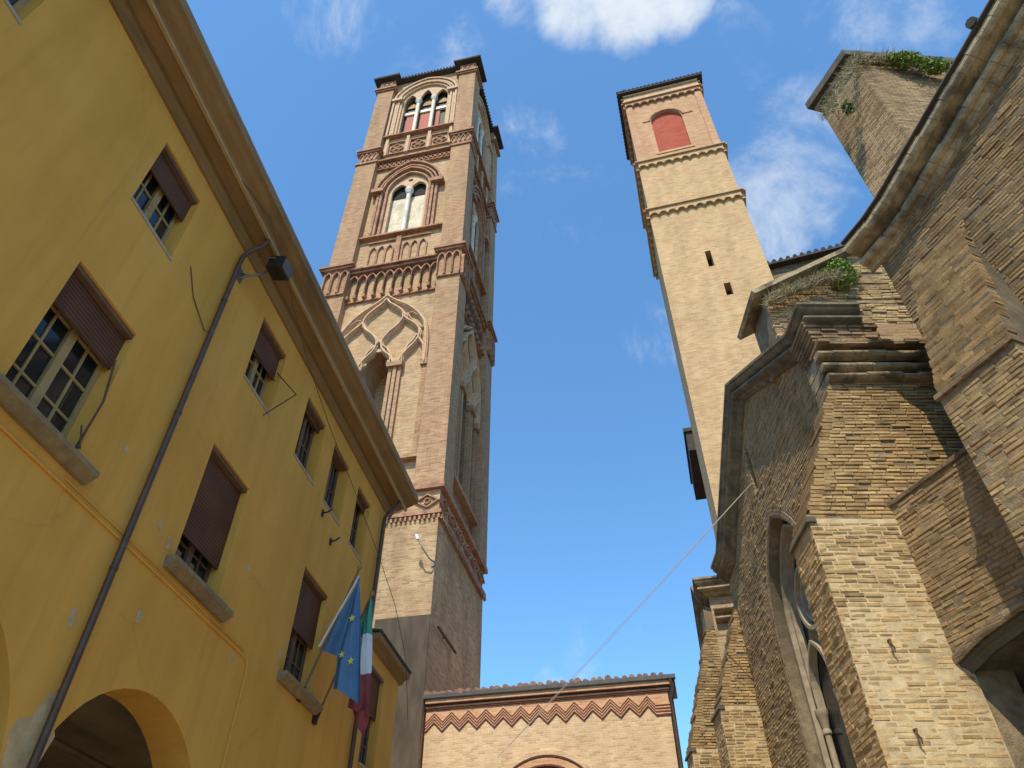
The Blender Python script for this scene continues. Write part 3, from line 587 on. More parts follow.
for (x0, y0) in ((0, 0), (W-PW, 0), (0, DPT-PW), (W-PW, DPT-PW)):
    dl = (lambda z: 0) if x0 else (lambda z: -.22 if z < 29.2 else (-.10 if z < 39.5 else 0))
    p = MB().box(x0, x0+PW, y0, y0+PW, 15.9, 47.3).build('corner_pilaster', 'tower_red', big)
    if not x0:
        MB().box(-.22, PW-.02, y0+.002, y0+PW-.002, 15.9, 28.8).build('pilaster_foot', 'tower_red', p)
        MB().box(-.10, PW-.02, y0+.001, y0+PW-.001, 28.8, 38.4).build('pilaster_shaft', 'tower_red', p)
    for z0, z1, e in ((28.86, 28.98, .14), (28.98, 29.12, .22), (38.35, 38.5, .08), (39.45, 39.58, .12), (39.58, 39.72, .2), (47.15, 47.28, .10), (47.28, 47.45, .18)):
        MB().box(x0-e+dl(z0), x0+PW+e, y0-e, y0+PW+e, z0, z1).build('band', 'tower_trim', p)
    MB().box(x0+.02, x0+PW-.02, y0+.02, y0+PW-.02, 47.45, 48.55).build('cap_block', 'tower_red', p)
    for fm, a0 in ((ff, x0), (fr_, y0)):
        if (fm is ff and y0 > 0) or (fm is fr_ and x0 == 0): continue
        c = MB()
        for k in range(4):                      # interlaced lozenges at the upper band
            a = a0+PW*(k+.5)/4; c.bar(fm, [(a-.15, 38.97), (a, 39.42), (a+.15, 38.97), (a, 38.52)], .06, -.01, .07, True)
        c.build('lozenge_frieze', 'tower_trim', p); c = MB()
        for k in range(3):                      # small pointed arcade
            a = a0-(.1 if fm is ff and not x0 else 0)+(PW+(.15 if fm is ff and not x0 else 0))*(k+.5)/3; c.bar(fm, archpath(a, .165, 27.1, 28.25, 28.62, 4), .065, 0, .15)
        c.bar(fm, [(a0+.02, 27.05), (a0+PW-.02, 27.05)], .10, 0, .10); c.build('pointed_arcade', 'tower_trim', p); c = MB()
        cx = a0+PW/2; c.bar(fm, [(cx-.34, 47.68), (cx+.34, 47.68), (cx+.34, 48.3), (cx-.34, 48.3)], .09, -.02, .05, True); c.bar(fm, ring(cx, 47.99, .27, 10), .08, -.02, .045, True); c.prism(fm, ring(cx, 47.99, .12, 8), -.02, .05)
        c.build('cap_panel', 'tower_trim', p)
    k = MB(); k.box(x0-.34, x0+PW+.34, y0-.34, y0+PW+.34, 48.55, 48.66); k.build('cap_slab', 'tile_dark', p)
    k = MB(); k.add([(x0-.36, y0-.36, 48.665), (x0+PW+.36, y0-.36, 48.665), (x0+PW+.36, y0+PW+.36, 48.665), (x0-.36, y0+PW+.36, 48.665), (x0+PW/2, y0+PW/2, 49.0)], [(0,1,4), (1,2,4), (2,3,4), (3,0,4), (3,2,1,0)]); k.build('cap_roof', 'tile', p)
# parapet coping between the caps
k = MB(); k.box(PW+.36, W-PW-.36, .02, .75, 48.6, 48.72); k.box(W-.75, W-.02, PW+.36, DPT-PW-.36, 48.6, 48.72); k.box(.02, .75, PW+.36, DPT-PW-.36, 48.6, 48.72)
k.build('coping', 'tile_dark', big)
k = MB()
for i in range(17): a = PW+.45+i*(W-2*PW-.9)/16; k.tube([(a, -.02, 48.73), (a, .6, 48.80)], .06, 8)
for i in range(14): a = PW+.45+i*(DPT-2*PW-.9)/13; k.tube([(W+.02, a, 48.73), (W-.6, a, 48.80)], .06, 8)
k.add([(.5, .5, 48.72), (W-.5, .5, 48.72), (W-.5, DPT-.5, 48.72), (.5, DPT-.5, 48.72), (W/2, DPT/2, 49.3)], [(0,1,4), (1,2,4), (2,3,4), (3,0,4)])
k.build('roof_tiles', 'tile_dark', big)

def catmull(p, n=4):
    P = [Vector(q) for q in p]; P = [P[0]*2-P[1]]+P+[P[-1]*2-P[-2]]; out = []
    for i in range(1, len(P)-2):
        for k in range(n):
            t = k/n; a, b_, c_, d = P[i-1:i+3]
            q = .5*((2*b_)+(c_-a)*t+(2*a-5*b_+4*c_-d)*t*t+(3*b_-a-3*c_+d)*t**3); out.append((q.x, q.y))
    return out+[tuple(P[-2])]
def tower_face(fm, wd, front):
    R0 = -RC; L, Rr = PW, wd-PW; c = wd/2; rw = Rr-L; sx = rw/4.4
    X = lambda d: c+d*sx
    # --- panel walls
    # lower traceried stage: opening in the middle
    cl = c-.12*sx
    Y = lambda d: cl+d*sx
    cw = X(-.08)
    hol = [opening(Y(0), .56*sx, 17.6, 22.3, 23.35), opening(cw, 1.16*sx, 31.55, 35.4, 36.95), opening(c, 1.5*sx, 41.6, 45.8, 47.45)]
    MB().plate(fm, [((RC if front else RC+1.3), 15.9), (wd-RC, 15.9), (wd-RC, 48.6), ((RC if front else RC+1.3), 48.6)], hol, R0, 1.3).build('wall', 'tower_pale' if front else 'tower_shade_side', big)
    smooth = catmull
    tr = MB()
    def strand(pts, wd2, top):                   # a double moulding: broad flat band with a fine roll on it
        for sgn in (-1, 1):
            q = catmull([(Y(sgn*d), z) for d, z in pts]); tr.bar(fm, q, wd2, R0, R0+top*.7); tr.bar(fm, q, wd2*.4, R0, R0+top)
    strand([(2.1, 22.1), (2.1, 22.9), (2.06, 23.6), (1.92, 24.5), (1.5, 25.28), (1.0, 25.82), (.5, 26.2), (0, 26.66)], .20, .24)
    strand([(0, 26.42), (.18, 26.12), (.5, 25.82), (.82, 25.45), (.92, 25.05), (.76, 24.62), (.42, 24.25), (.16, 23.85), (.12, 23.5), (.26, 23.1), (.56, 22.75), (.78, 22.3)], .20, .26)
    strand([(.92, 25.1), (1.10, 24.86), (1.4, 24.58), (1.68, 24.2), (1.76, 23.8), (1.62, 23.35), (1.3, 22.95), (1.08, 22.6), (1.0, 22.3)], .19, .25)
    strand([(1.1, 22.2), (1.14, 22.7), (1.3, 23.2), (1.52, 23.5), (1.66, 23.78), (1.78, 23.5), (1.98, 23.1), (2.04, 22.6), (2.06, 22.2)], .17, .23)
    strand([(1.08, 25.28), (1.3, 25.3), (1.62, 24.98), (1.86, 24.5), (1.84, 24.25), (1.6, 24.5), (1.25, 24.95), (1.08, 25.28)], .09, .16)
    strand([(2.0, 24.25), (1.92, 23.95), (1.94, 23.55), (2.04, 23.3)], .09, .15)
    strand([(.6, 22.2), (.6, 22.7), (.44, 23.15), (.18, 23.45), (0, 23.72)], .16, .24)
    for k in range(9):                          # cusps round the opening
        a = PI*(k+.5)/9; tr.prism(fm, ring(Y(.55*math.cos(a)), 22.4+.85*math.sin(a), .10, 8), R0, R0+.12)
    tro = tr.build('tracery', 'tower_trim_pale', big)
    for sgn in (-1, 1):
        cs = MB()
        for d in (.66, .88, 1.06): cs.prism(fm, [(Y(sgn*d)-.07, 17.6), (Y(sgn*d)+.07, 17.6), (Y(sgn*d)+.07, 22.1), (Y(sgn*d)-.07, 22.1)], R0, R0+.15+.05*(d == .88))
        cs.prism(fm, [(Y(sgn*.86)-.32*sx, 22.05), (Y(sgn*.86)+.32*sx, 22.05), (Y(sgn*.86)+.36*sx, 22.3), (Y(sgn*.86)-.36*sx, 22.3)], R0, R0+.3)
        cs.build('colonnette', 'tower_red', big); cs = MB()
        cs.prism(fm, [(Y(sgn*2.1)-.1, 17.6), (Y(sgn*2.1)+.1, 17.6), (Y(sgn*2.1)+.1, 22.1), (Y(sgn*2.1)-.1, 22.1)], R0, R0+.1)
        cs.prism(fm, [(Y(sgn*2.08)-.14, 22.0), (Y(sgn*2.08)+.14, 22.0), (Y(sgn*2.08)+.16, 22.3), (Y(sgn*2.08)-.16, 22.3)], R0, R0+.2)
        cs.build('corner_colonnette', 'tower_red', big)
    MB().bar(fm, [(L, 17.45), (Rr, 17.45)], .25, R0, R0+.25).build('ledge', 'tower_red', big)
    MB().bar(fm, [(L, 26.72), (Rr, 26.72)], .10, R0, R0+.12).build('string_course', 'tower_trim', big)
    # --- corbelled arcade frieze
    fz = MB(); n = 10
    fz.bar(fm, [(L+.02, 28.78), (Rr-.02, 28.78)], .16, R0, R0+.42); fz.bar(fm, [(L+.02, 28.62), (Rr-.02, 28.62)], .14, R0, R0+.30)
    for k in range(n):
        a = L+rw*(k+.5)/n; fz.bar(fm, archpath(a, rw/n/2, 27.0, 28.05, 28.48, 4), .075, R0, R0+.22)
    for k in range(n+1):
        a = L+rw*k/n; a = min(max(a, L+.07), Rr-.07); fz.prism(fm, [(a-.06, 26.82), (a+.06, 26.82), (a+.08, 27.02), (a-.08, 27.02)], R0, R0+.26)
    fz.build('arcade_frieze', 'tower_trim', big)
    # --- blind panels
    bp = MB()
    for c0 in (X(-.95), X(.75)):
        for k in (-1, 0, 1): bp.bar(fm, archpath(c0+k*.42*sx, .19*sx, 29.0, 30.25, 30.68, 4), .08, R0, R0+.10)
    bp.prism(fm, [(X(-.1)-.12, 28.9), (X(-.1)+.12, 28.9), (X(-.1)+.12, 31.2), (X(-.1)-.12, 31.2)], R0, R0+.14)
    bp.bar(fm, [(L, 31.42), (Rr, 31.42)], .16, R0, R0+.26); bp.bar(fm, [(X(-1.7), 31.05), (X(1.5), 31.05)], .08, R0, R0+.10)
    bp.build('blind_arcade', 'tower_trim', big)
    # --- two-light window
    w2 = MB()
    for (hw, ap, o, wd2) in ((1.82, 37.9, .30, .16), (1.62, 37.62, .22, .13), (1.42, 37.32, .26, .13), (1.2, 37.0, .16, .15)):
        w2.bar(fm, arch(cw, 35.4, hw*sx, ap, 9), wd2, R0, R0+o)
        if hw < 1.8:
            for sgn in (-1, 1): w2.prism(fm, [(cw+sgn*hw*sx-.065, 31.5), (cw+sgn*hw*sx+.065, 31.5), (cw+sgn*hw*sx+.065, 35.4), (cw+sgn*hw*sx-.065, 35.4)], R0, R0+o)
    for sgn in (-1, 1):
        w2.prism(fm, [(cw+sgn*1.65*sx-.33*sx, 35.22), (cw+sgn*1.65*sx+.33*sx, 35.22), (cw+sgn*1.65*sx+.36*sx, 35.5), (cw+sgn*1.65*sx-.36*sx, 35.5)], R0, R0+.42)
    outer = opening(cw, 1.16*sx, 31.55, 35.4, 36.95)
    wo = w2.build('arched_window', 'tower_trim', big)
    lanc = [opening(cw+s*.52*sx, .44*sx, 31.6, 35.45, 36.15, 5) for s in (-1, 1)]+[ring(cw, 36.42, .14, 8)]
    MB().plate(fm, outer, lanc, R0-.02, .14).build('tympanum', 'tower_trim_pale', wo)
    MB().prism(fm, opening(cw, 1.2*sx, 31.5, 35.4, 37.0), R0-.34, R0-.30).build('window_infill', 'white_plaster', wo)
    dk = MB()
    dk.prism(fm, opening(cw, 1.15*sx, 35.2, 35.4, 36.95), R0-.295, R0-.27); dk.build('dark_gap', 'void', wo)
    def col_(a, z0, z1, r, o):
        q = MB(); x, y, _ = fm(a, 0, o)
        q.lathe((x, y, 0), [(r*1.7, z0), (r*1.7, z0+.1), (r*1.1, z0+.22), (r, z0+.3), (r*.95, z1-.35), (r*1.2, z1-.32), (r*1.05, z1-.28), (r*1.7, z1-.08), (r*1.9, z1), (r*1.9, z1+.08)], 12)
        q.build('column', 'white_stone', wo, True)
    col_(cw, 31.55, 35.45, .125, R0-.08)
    # --- lattice band and square panels
    lb = MB(); n = 16
    lb.bar(fm, [(L, 38.62), (Rr, 38.62)], .12, R0, R0+.30); lb.bar(fm, [(L, 37.92), (Rr, 37.92)], .08, R0, R0+.16)
    up = [(L+.06+(rw-.12)*k/n, 38.08 if k % 2 else 38.45) for k in range(n+1)]; dn = [(a, 38.53-(z-38.0)) for a, z in up]
    lb.bar(fm, up, .08, R0, R0+.14); lb.bar(fm, dn, .08, R0, R0+.135)
    lb.build('lattice_frieze', 'tower_trim', big)
    sp = MB()
    for d in (-1.3, 0, 1.3):
        a = X(d); sp.bar(fm, [(a-.52*sx, 39.5), (a+.52*sx, 39.5), (a+.52*sx, 40.72), (a-.52*sx, 40.72)], .11, R0, R0+.12, True)
        for q in range(4): sp.bar(fm, ring(a+.19*sx*math.cos(q*PI/2), 40.1+.22*math.sin(q*PI/2), .2*sx, 10), .07, R0, R0+.09, True)
    sp.bar(fm, [(L, 41.38), (Rr, 41.38)], .16, R0, R0+.28)
    sp.build('rosette_panel', 'tower_trim', big)
    for d in (-1.95, -.65, .65, 1.95): MB().prism(fm, [(X(d)-.09, 39.4), (X(d)+.09, 39.4), (X(d)+.09, 41.25), (X(d)-.09, 41.25)], R0, R0+.15).build('panel_post', 'tower_trim_pale', big)
    # --- three-light belfry window
    w3 = MB()
    for (hw, ap, o, wd2) in ((2.05, 48.1, .26, .16), (1.88, 47.88, .18, .12), (1.72, 47.66, .22, .12), (1.58, 47.48, .12, .12)):
        w3.bar(fm, arch(c, 45.8, hw*sx, ap, 9), wd2, R0, R0+o)
        for sgn in (-1, 1): w3.prism(fm, [(c+sgn*hw*sx-.06, 41.5), (c+sgn*hw*sx+.06, 41.5), (c+sgn*hw*sx+.06, 45.8), (c+sgn*hw*sx-.06, 45.8)], R0, R0+o)
    for sgn in (-1, 1): w3.prism(fm, [(c+sgn*1.82*sx-.34*sx, 45.65), (c+sgn*1.82*sx+.34*sx, 45.65), (c+sgn*1.82*sx+.36*sx, 45.9), (c+sgn*1.82*sx-.36*sx, 45.9)], R0, R0+.36)
    wo = w3.build('arched_window', 'tower_trim_pale', big)
    outer = opening(c, 1.5*sx, 41.6, 45.8, 47.45)
    MB().plate(fm, outer, [opening(X(d), .40*sx, 41.7, 45.75, ap, 5) for d, ap in ((-1.02, 46.7), (0, 47.05), (1.02, 46.7))], R0-.02, .14).build('tympanum', 'tower_trim_pale', wo)
    MB().prism(fm, opening(c, 1.55*sx, 41.5, 45.8, 47.5), R0-.5, R0-.46).build('dark_gap', 'dark_board', wo)
    for d in (-1.02, 0, 1.02):
        wdt = .38 if front or d else .38
        MB().prism(fm, [(X(d)-wdt*sx+(.12 if d < 0 else 0), 41.7), (X(d)+wdt*sx-(.5*sx if d > 0 else 0), 41.7), (X(d)+wdt*sx-(.5*sx if d > 0 else 0), 44.65), (X(d)-wdt*sx+(.12 if d < 0 else 0), 44.65)], R0-.40, R0-.37).build('red_board', 'red_board', wo)
        MB().prism(fm, [(X(d)-.42*sx, 44.65), (X(d)+.42*sx, 44.65), (X(d)+.42*sx, 44.95), (X(d)-.42*sx, 44.95)], R0-.36, R0-.28).build('transom', 'white_stone', wo)
        MB().prism(fm, arch(X(d), 45.65, .36*sx, 46.2, 5), R0-.40, R0-.37).build('arch_panel', 'tower_pale', wo)
    for d in (-.51, .51): col_(X(d), 41.6, 45.75, .115, R0-.08)
tower_face(ff, W, True)
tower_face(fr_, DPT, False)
# shadow strip at the tower foot, put in as a dark panel by the annex
MB().prism(ff, [(4.62, 0), (6.30, 0), (6.30, 11.36), (4.62, 11.36)], -.06, -.03).build('shadow_panel', 'foot_shadow', big)
# fittings on the tower
def place(o, loc, az): o.location = loc; o.rotation_euler = (0, 0, -math.radians(az)); return o
lp = thing('wall_lamp', 'small white lamp on a bent arm at the corner of the ornate tower', 'lamp', t_or, TYAW)
m = MB(); m.tube([(6.32, -.02, 13.0), (6.2, -.2, 13.05), (6.0, -.38, 13.35), (5.85, -.42, 13.65)], .022, 6); m.box(6.2, 6.3, .02, .07, 12.9, 13.1); m.build('bracket', 'grey_metal', lp)
m = MB(); m.tube([(5.86, -.42, 13.62), (5.80, -.43, 13.78)], [.05, .06], 8); m.build('lamp_head', 'lamp_white', lp, True)
m = MB(); m.tube([(W-.06, 1.2, 11.15), (W+.04, 1.2, 11.15)], .03, 6); m.tube([(W+.03, .35, 11.15), (W+.03, 2.3, 11.15)], .045, 6)
tag(place(m.build('iron_tie_bar', 'rust'), t_or, TYAW), 'dark iron tie bar across the shaded side of the ornate tower', 'tie bar')

# ================================================================== SMALL TOWER
SY = 14.6; s_or = Vector((6.2058, 18.9623, 0)); SW, SD = 4.05, 3.6
sm = thing('small_tower', 'slender plain pale brick tower with a walled up red arched window', 'tower', s_or, SY)
s_f = lambda a, z, o: (a, -o, z); s_l = lambda a, z, o: (-o, SD-a, z); s_r = lambda a, z, o: (SW+o, a, z)
slits = [[(1.86, 25.58), (2.09, 25.58), (2.09, 26.6), (1.86, 26.6)], [(2.20, 23.68), (2.46, 23.68), (2.46, 24.4), (2.20, 24.4)]]
MB().plate(s_f, [(0, 0), (SW, 0), (SW, 34.0), (0, 34.0)], slits, 0, .5).build('front_wall', 'small_pale', sm)
MB().box(0.002, SW-.002, .5, SD, 0, 34.0).build('shaft', 'small_pale', sm)
MB().box(1.5, 2.8, .46, .52, 23, 27).build('dark_slit', 'void', sm)
ow = opening(1.93, .79, 35.06, 38.27, 39.02, 8)
MB().plate(s_f, [(.06, 34.0), (SW-.06, 34.0), (SW-.06, 41.5), (.06, 41.5)], [ow], -.06, .28).build('belfry_wall', 'small_pink', sm)
MB().box(.062, SW-.062, .34, SD-.06, 34.0, 41.5).build('belfry', 'small_pink', sm)
MB().prism(s_f, ow, -.26, -.22).build('window_infill', 'red_infill', sm)
for fm, a0, a1, o in ((s_f, 0, .36, 0), (s_f, SW-.36, SW, 0), (s_l, 0, .3, -.001), (s_l, SD-.36, SD-.001, -.001)):
    MB().prism(fm, [(a0, 34.3), (a1, 34.3), (a1, 40.2), (a0, 40.2)], -.3, o).build('corner_strip', 'small_pink', sm)
b = MB(); b.bar(s_f, arch(1.93, 38.27, .87, 39.10, 8), .10, -.06, .0); b.bar(s_f, [(.7, 38.3), (1.06, 38.3)], .06, -.06, -.02); b.bar(s_f, [(2.8, 38.3), (3.3, 38.3)], .06, -.06, -.02); b.build('window_arch', 'tower_trim', sm)
MB().prism(s_f, [(1.0, 34.9), (2.86, 34.9), (2.86, 35.05), (1.0, 35.05)], -.2, -.02).build('sill', 'small_pale', sm)
def corbels(fm, wd, z, n, mat, name, proj=.10, r=None, top=.22):
    q = MB(); st = wd/n; r = r or st*.40
    outer = [(0, z), (wd, z), (wd, z+r+top), (0, z+r+top)]
    pts = [(0, z+r+top)]
    x = 0
    pts = [(wd, z+r+top), (0, z+r+top), (0, z)]
    for k in range(n):
        c = st*(k+.5); pts.append((c-r, z))
        for i in range(1, 6): a = PI-PI*i/6; pts.append((c+r*math.cos(a), z+r*math.sin(a)))
        pts.append((c+r, z))
    pts.append((wd, z))
    q.prism(fm, pts, -.02, proj); q.bar(fm, [(-proj, z+r+top+.05), (wd+proj, z+r+top+.05)], .10, -.02, proj+.09)
    return q.build(name, mat, sm)
for fm, wd, n in ((s_f, SW, 10), (s_l, SD, 9), (s_r, SD, 9)):
    corbels(fm, wd, 33.78, n, 'small_pale', 'corbel_cornice', .14); corbels(fm, wd, 29.72, n, 'small_pale', 'corbel_cornice', .14)
    corbels(fm, wd, 40.15, n, 'small_pink', 'corbel_cornice', .10, None, .16)
    q = MB(); m_ = n*2
    for k in range(m_): a = wd*(k+.5)/m_; q.prism(fm, [(a-.05, 40.62), (a+.05, 40.62), (a+.05, 40.75), (a-.05, 40.75)], -.06, .1)
    q.prism(fm, [(0, 40.78), (wd, 40.78), (wd, 41.2), (0, 41.2)], -.06, .04); q.bar(fm, [(0, 41.28), (wd, 41.28)], .12, -.06, .14)
    q.build('dentil_row', 'tower_trim_pale', sm)
b = MB(); b.box(-.30, SW+.30, -.30, SD+.30, 41.42, 41.54); b.build('eave', 'tile_dark', sm)
b = MB(); b.add([(-.32, -.32, 41.545), (SW+.32, -.32, 41.545), (SW+.32, SD+.32, 41.545), (-.32, SD+.32, 41.545), (SW/2, SD/2, 42.6)], [(0,1,4), (1,2,4), (2,3,4), (3,0,4), (3,2,1,0)])
for i in range(22): a = -.26+i*(SW+.52)/21; b.tube([(a, -.33, 41.58), (a, .2, 41.7)], .06, 7)
for i in range(19): a = -.26+i*(SD+.52)/18; b.tube([(-.33, a, 41.58), (.2, a, 41.7)], .06, 7)
b.build('roof', 'tile_dark', sm)
e = MB().box(.3, SW, SD+.05, 9, 0, 20.3).build('transept', 'small_pink')
place(e, s_or, SY); tag(e, 'brown wall end with a dark boxed eave just behind the slender tower', 'wall')
b = MB(); b.box(-.26, SW, SD+.1, 7.2, 19.35, 20.25); b.box(-.33, SW, SD+.02, 7.3, 20.25, 20.42); b.build('eave', 'tile_dark', e)

# ================================================================== PORTAL BUILDING WITH ZIGZAG FRIEZE
z_or = Vector((-2.1745, 19.983, 0))+Vector((-td.y, td.x, 0))*.2
ZB = 6.2
zb = thing('portal_building', 'low pale brick building with a red zigzag frieze under its gutter', 'building', z_or, TYAW)
zf = lambda a, z, o: (a, -o, z)
door = opening(3.02, 1.2, 0, 5.95, 7.15, 10)
MB().plate(zf, [(-.15, 0), (ZB, 0), (ZB, 8.95), (-.15, 8.95)], [door], 0, .6).build('wall', 'zig_pale', zb)
MB().box(-.15, ZB, .6, 7, 0, 8.95).build('rear_walls', 'zig_pale', zb)
MB().prism(zf, door, -.5, -.45).build('door', 'wood_dark', zb)
b = MB(); b.bar(zf, archpath(3.02, 1.5, 0, 5.95, 7.45, 12), .16, 0, .06); b.build('outer_arch', 'zig_pale', zb)
b = MB(); b.bar(zf, archpath(3.02, 1.31, 0, 5.95, 7.26, 12), .22, -.01, .03); b.build('arch_ring', 'zig_orange', zb)
b = MB(); b.bar(zf, archpath(3.02, 1.20, 0, 5.95, 7.15, 12), .06, -.02, .08); b.bar(zf, archpath(3.02, 1.415, 0, 5.95, 7.365, 12), .03, -.02, .05); b.build('arch_roll', 'zig_dark_and_shadow', zb)
b = MB(); p = []; k = 0; a = -.14
while a < 5.75: p.append((a, (8.37 if k % 2 else 8.14))); a += .2325; k += 1
b.prism(zf, p+[(5.86, 8.12), (ZB, 8.12), (ZB, 8.95), (-.14, 8.95)], .001, .012); fr_b = b.build('frieze', 'zig_orange', zb)
nz = 25; per = .465
for i in range(4):
    off = -.075*i; p = []; k = 0; a = -.14
    while a < 5.75: p.append((a, (8.60 if k % 2 else 8.37)+off)); a += per/2; k += 1
    p += [(5.86, 8.36+off), (ZB+.02, 8.36+off)]
    MB().bar(zf, p, .034, .012, .030).build('zigzag_line', 'zig_dark_and_shadow', fr_b)  # dark line painted for the shadow under each projecting orange course
    MB().bar(zf, [(x, z+.037) for x, z in p], .040, .012, .022).build('zigzag_line', 'zig_orange', fr_b)
b = MB(); b.bar(zf, [(-.15, 8.70), (ZB+.05, 8.70)], .028, 0, .05); b.bar(zf, [(-.15, 8.80), (ZB+.07, 8.80)], .028, 0, .07); b.build('string_course', 'zig_dark_and_shadow', zb)
b = MB(); b.bar(zf, [(-.15, 8.752), (ZB+.05, 8.752)], .055, 0, .07); b.prism(zf, [(-.15, 8.83), (ZB+.08, 8.83), (ZB+.08, 8.95), (-.15, 8.95)], 0, .14); b.build('brick_cornice', 'zig_orange', zb)
gp = [(.06, 9.02), (.08, 8.95), (.14, 8.92), (.20, 8.95), (.22, 9.04), (.205, 9.04), (.19, 8.97), (.14, 8.935), (.09, 8.965), (.075, 9.02)]
b = MB(); b.sweep(zf, [(-.2, 0), (ZB+.25, 0)], gp); b.build('gutter', 'grey_metal', zb)
b = MB(); b.box(-.2, ZB+.2, -.08, .2, 8.955, 8.99); b.build('roof_board', 'wood_dark', zb)
b = MB(); b.add([(-.2, -.10, 9.02), (ZB+.22, -.10, 9.02), (ZB+.22, 7, 11.0), (-.2, 7, 11.0)], [(0,1,2,3)])
random.seed(11)
for i in range(33):
    a = -.12+i*.195+random.uniform(-.03, .03); j = random.uniform(-.06, .05); r = random.uniform(.06, .085)
    b.tube([(a, -.17+j, 9.06+random.uniform(0, .03)), (a+j*.3, .15, 9.16), (a, .7, 9.32)], [r*1.05, r, r*.9], 8)
b.build('roof_tiles', 'tile', zb, True)
b = MB(); b.tube([(ZB+.1, -.14, 8.96), (ZB+.16, -.1, 8.75), (ZB+.07, .05, 8.5), (ZB+.07, .1, 8.2), (ZB+.07, .1, .1)], .055, 10); b.build('downpipe', 'pipe', zb, True)

# ================================================================== CHURCH
AO = .30
CP_A = [(o*.72, u*.68) for o, u in [(0, 0), (.42, 0), (.42, -.07), (.37, -.09), (.37, -.15), (.33, -.20), (.25, -.25), (.25, -.29), (.31, -.31), (.32, -.37), (.27, -.41), (.15, -.45), (.14, -.50), (.06, -.55), (0, -.56)]]
AZA = 0.0
kA = Vector((0, 0, EYE))+ray(796, 302)*10.8     # outer corner of the cornice
nA = Vector((math.cos(math.radians(AZA)), -math.sin(math.radians(AZA)), 0))
oA = Vector((kA.x, kA.y, 0))+nA*AO
chA = thing('side_chapel', 'gabled church chapel with a pointed traceried window and dark heavy cornice', 'chapel', oA, AZA)
fa = lambda s, z, o: (-o, s, z)                 # facade: o towards the street
KZ = kA.z
pa = [(AO, KZ), (.62, KZ), (3.46, 11.48), (6.3, KZ-.45), (6.85, KZ-.48)]
WC, WHW = 3.80, 1.05
win = opening(WC, WHW, 1.8, 6.95, 8.62, 9)
wall_poly = [(AO, 0), (6.8, 0), (6.8, KZ-.6), (6.3, KZ-.6), (3.46, 11.33), (.62, KZ-.15), (AO, KZ-.15)]
slit = [(3.97, 9.35), (4.17, 9.35), (4.17, 10.18), (4.13, 10.32), (4.07, 10.36), (4.01, 10.32), (3.97, 10.18)]
random.seed(77)
b = MB().plate(fa, wall_poly, [win, slit], 0, .55); b.bricks(fa, [(x, max(z, 2.0)) for x, z in wall_poly], 0, [opening(WC, WHW+.13, 1.0, 6.95, 8.82, 9), slit], jit=.006, lost=.03, gap=.010); b.build('facade', ['mortar_mid', 'brick_wall'], chA)
MB().prism(fa, wall_poly, -.9, -5.0).build('body', 'church_lit', chA)
MB().sweep(fa, pa, CP_A, m0=1).build('gable_cornice', 'cornice_dark', chA)
fret = lambda a, z, o: (a, AO-o, z)
MB().sweep(fret, [(0, KZ), (.62, KZ)], CP_A, m0=1).build('kneeler_return', 'cornice_dark', chA)
rf = MB(); rf.add([(-.2, 2.3, 10.80), (5, 2.3, 10.80), (5, 3.46, 11.5), (-.2, 3.46, 11.5), (5, 6.9, KZ-.45), (-.2, 6.9, KZ-.45)], [(0,1,2,3), (3,2,4,5)]); rf.build('roof', 'tile', chA)
# window: moulded jamb, glass, tracery
b = MB(); b.bar(fa, archpath(WC, WHW-.10, 1.8, 6.95, 8.47, 9), .07, -.24, -.16)
wj = b.build('window', 'stone', chA)
MB().bar(fa, archpath(WC, WHW+.07, 1.8, 6.95, 8.72, 9), .13, -.02, .012).build('brick_arch', 'church_dark', wj)
MB().prism(fa, opening(WC, WHW+.1, 1.7, 6.95, 8.75, 9), -.42, -.38).build('pane', 'glass', wj)
b = MB(); o0, o1 = -.37, -.24
b.bar(fa, ring(WC, 7.22, .52, 24), .085, o0, o1, True); b.bar(fa, ring(WC, 7.22, .40, 24), .06, o0, o1-.05, True)
for q in range(4): b.bar(fa, ring(WC+.2*math.cos(q*PI/2+.78), 7.22+.2*math.sin(q*PI/2+.78), .17, 10), .035, o0, o1-.09, True)
b.bar(fa, archpath(WC, WHW-.16, 5.6, 6.95, 8.4, 9), .07, o0, o1)
for s in (-1, 1): b.bar(fa, archpath(WC+s*.45, .42, 5.6, 5.9, 6.62, 7), .07, o0, o1)
b.build('tracery', 'stone', wj)
for a in (WC, WC+.88, WC-.88):
    q = MB(); x, y, _ = fa(a, 0, -.30)
    q.lathe((x, y, 0), [(.055, 1.85), (.05, 5.35), (.068, 5.37), (.068, 5.42), (.055, 5.44), (.09, 5.62), (.10, 5.64), (.10, 5.72)], 10); q.build('mullion', 'stone', wj, True)
MB().box(.5, .56, 3.9, 4.3, 9.3, 10.4).build('dark_slit', 'void', chA)

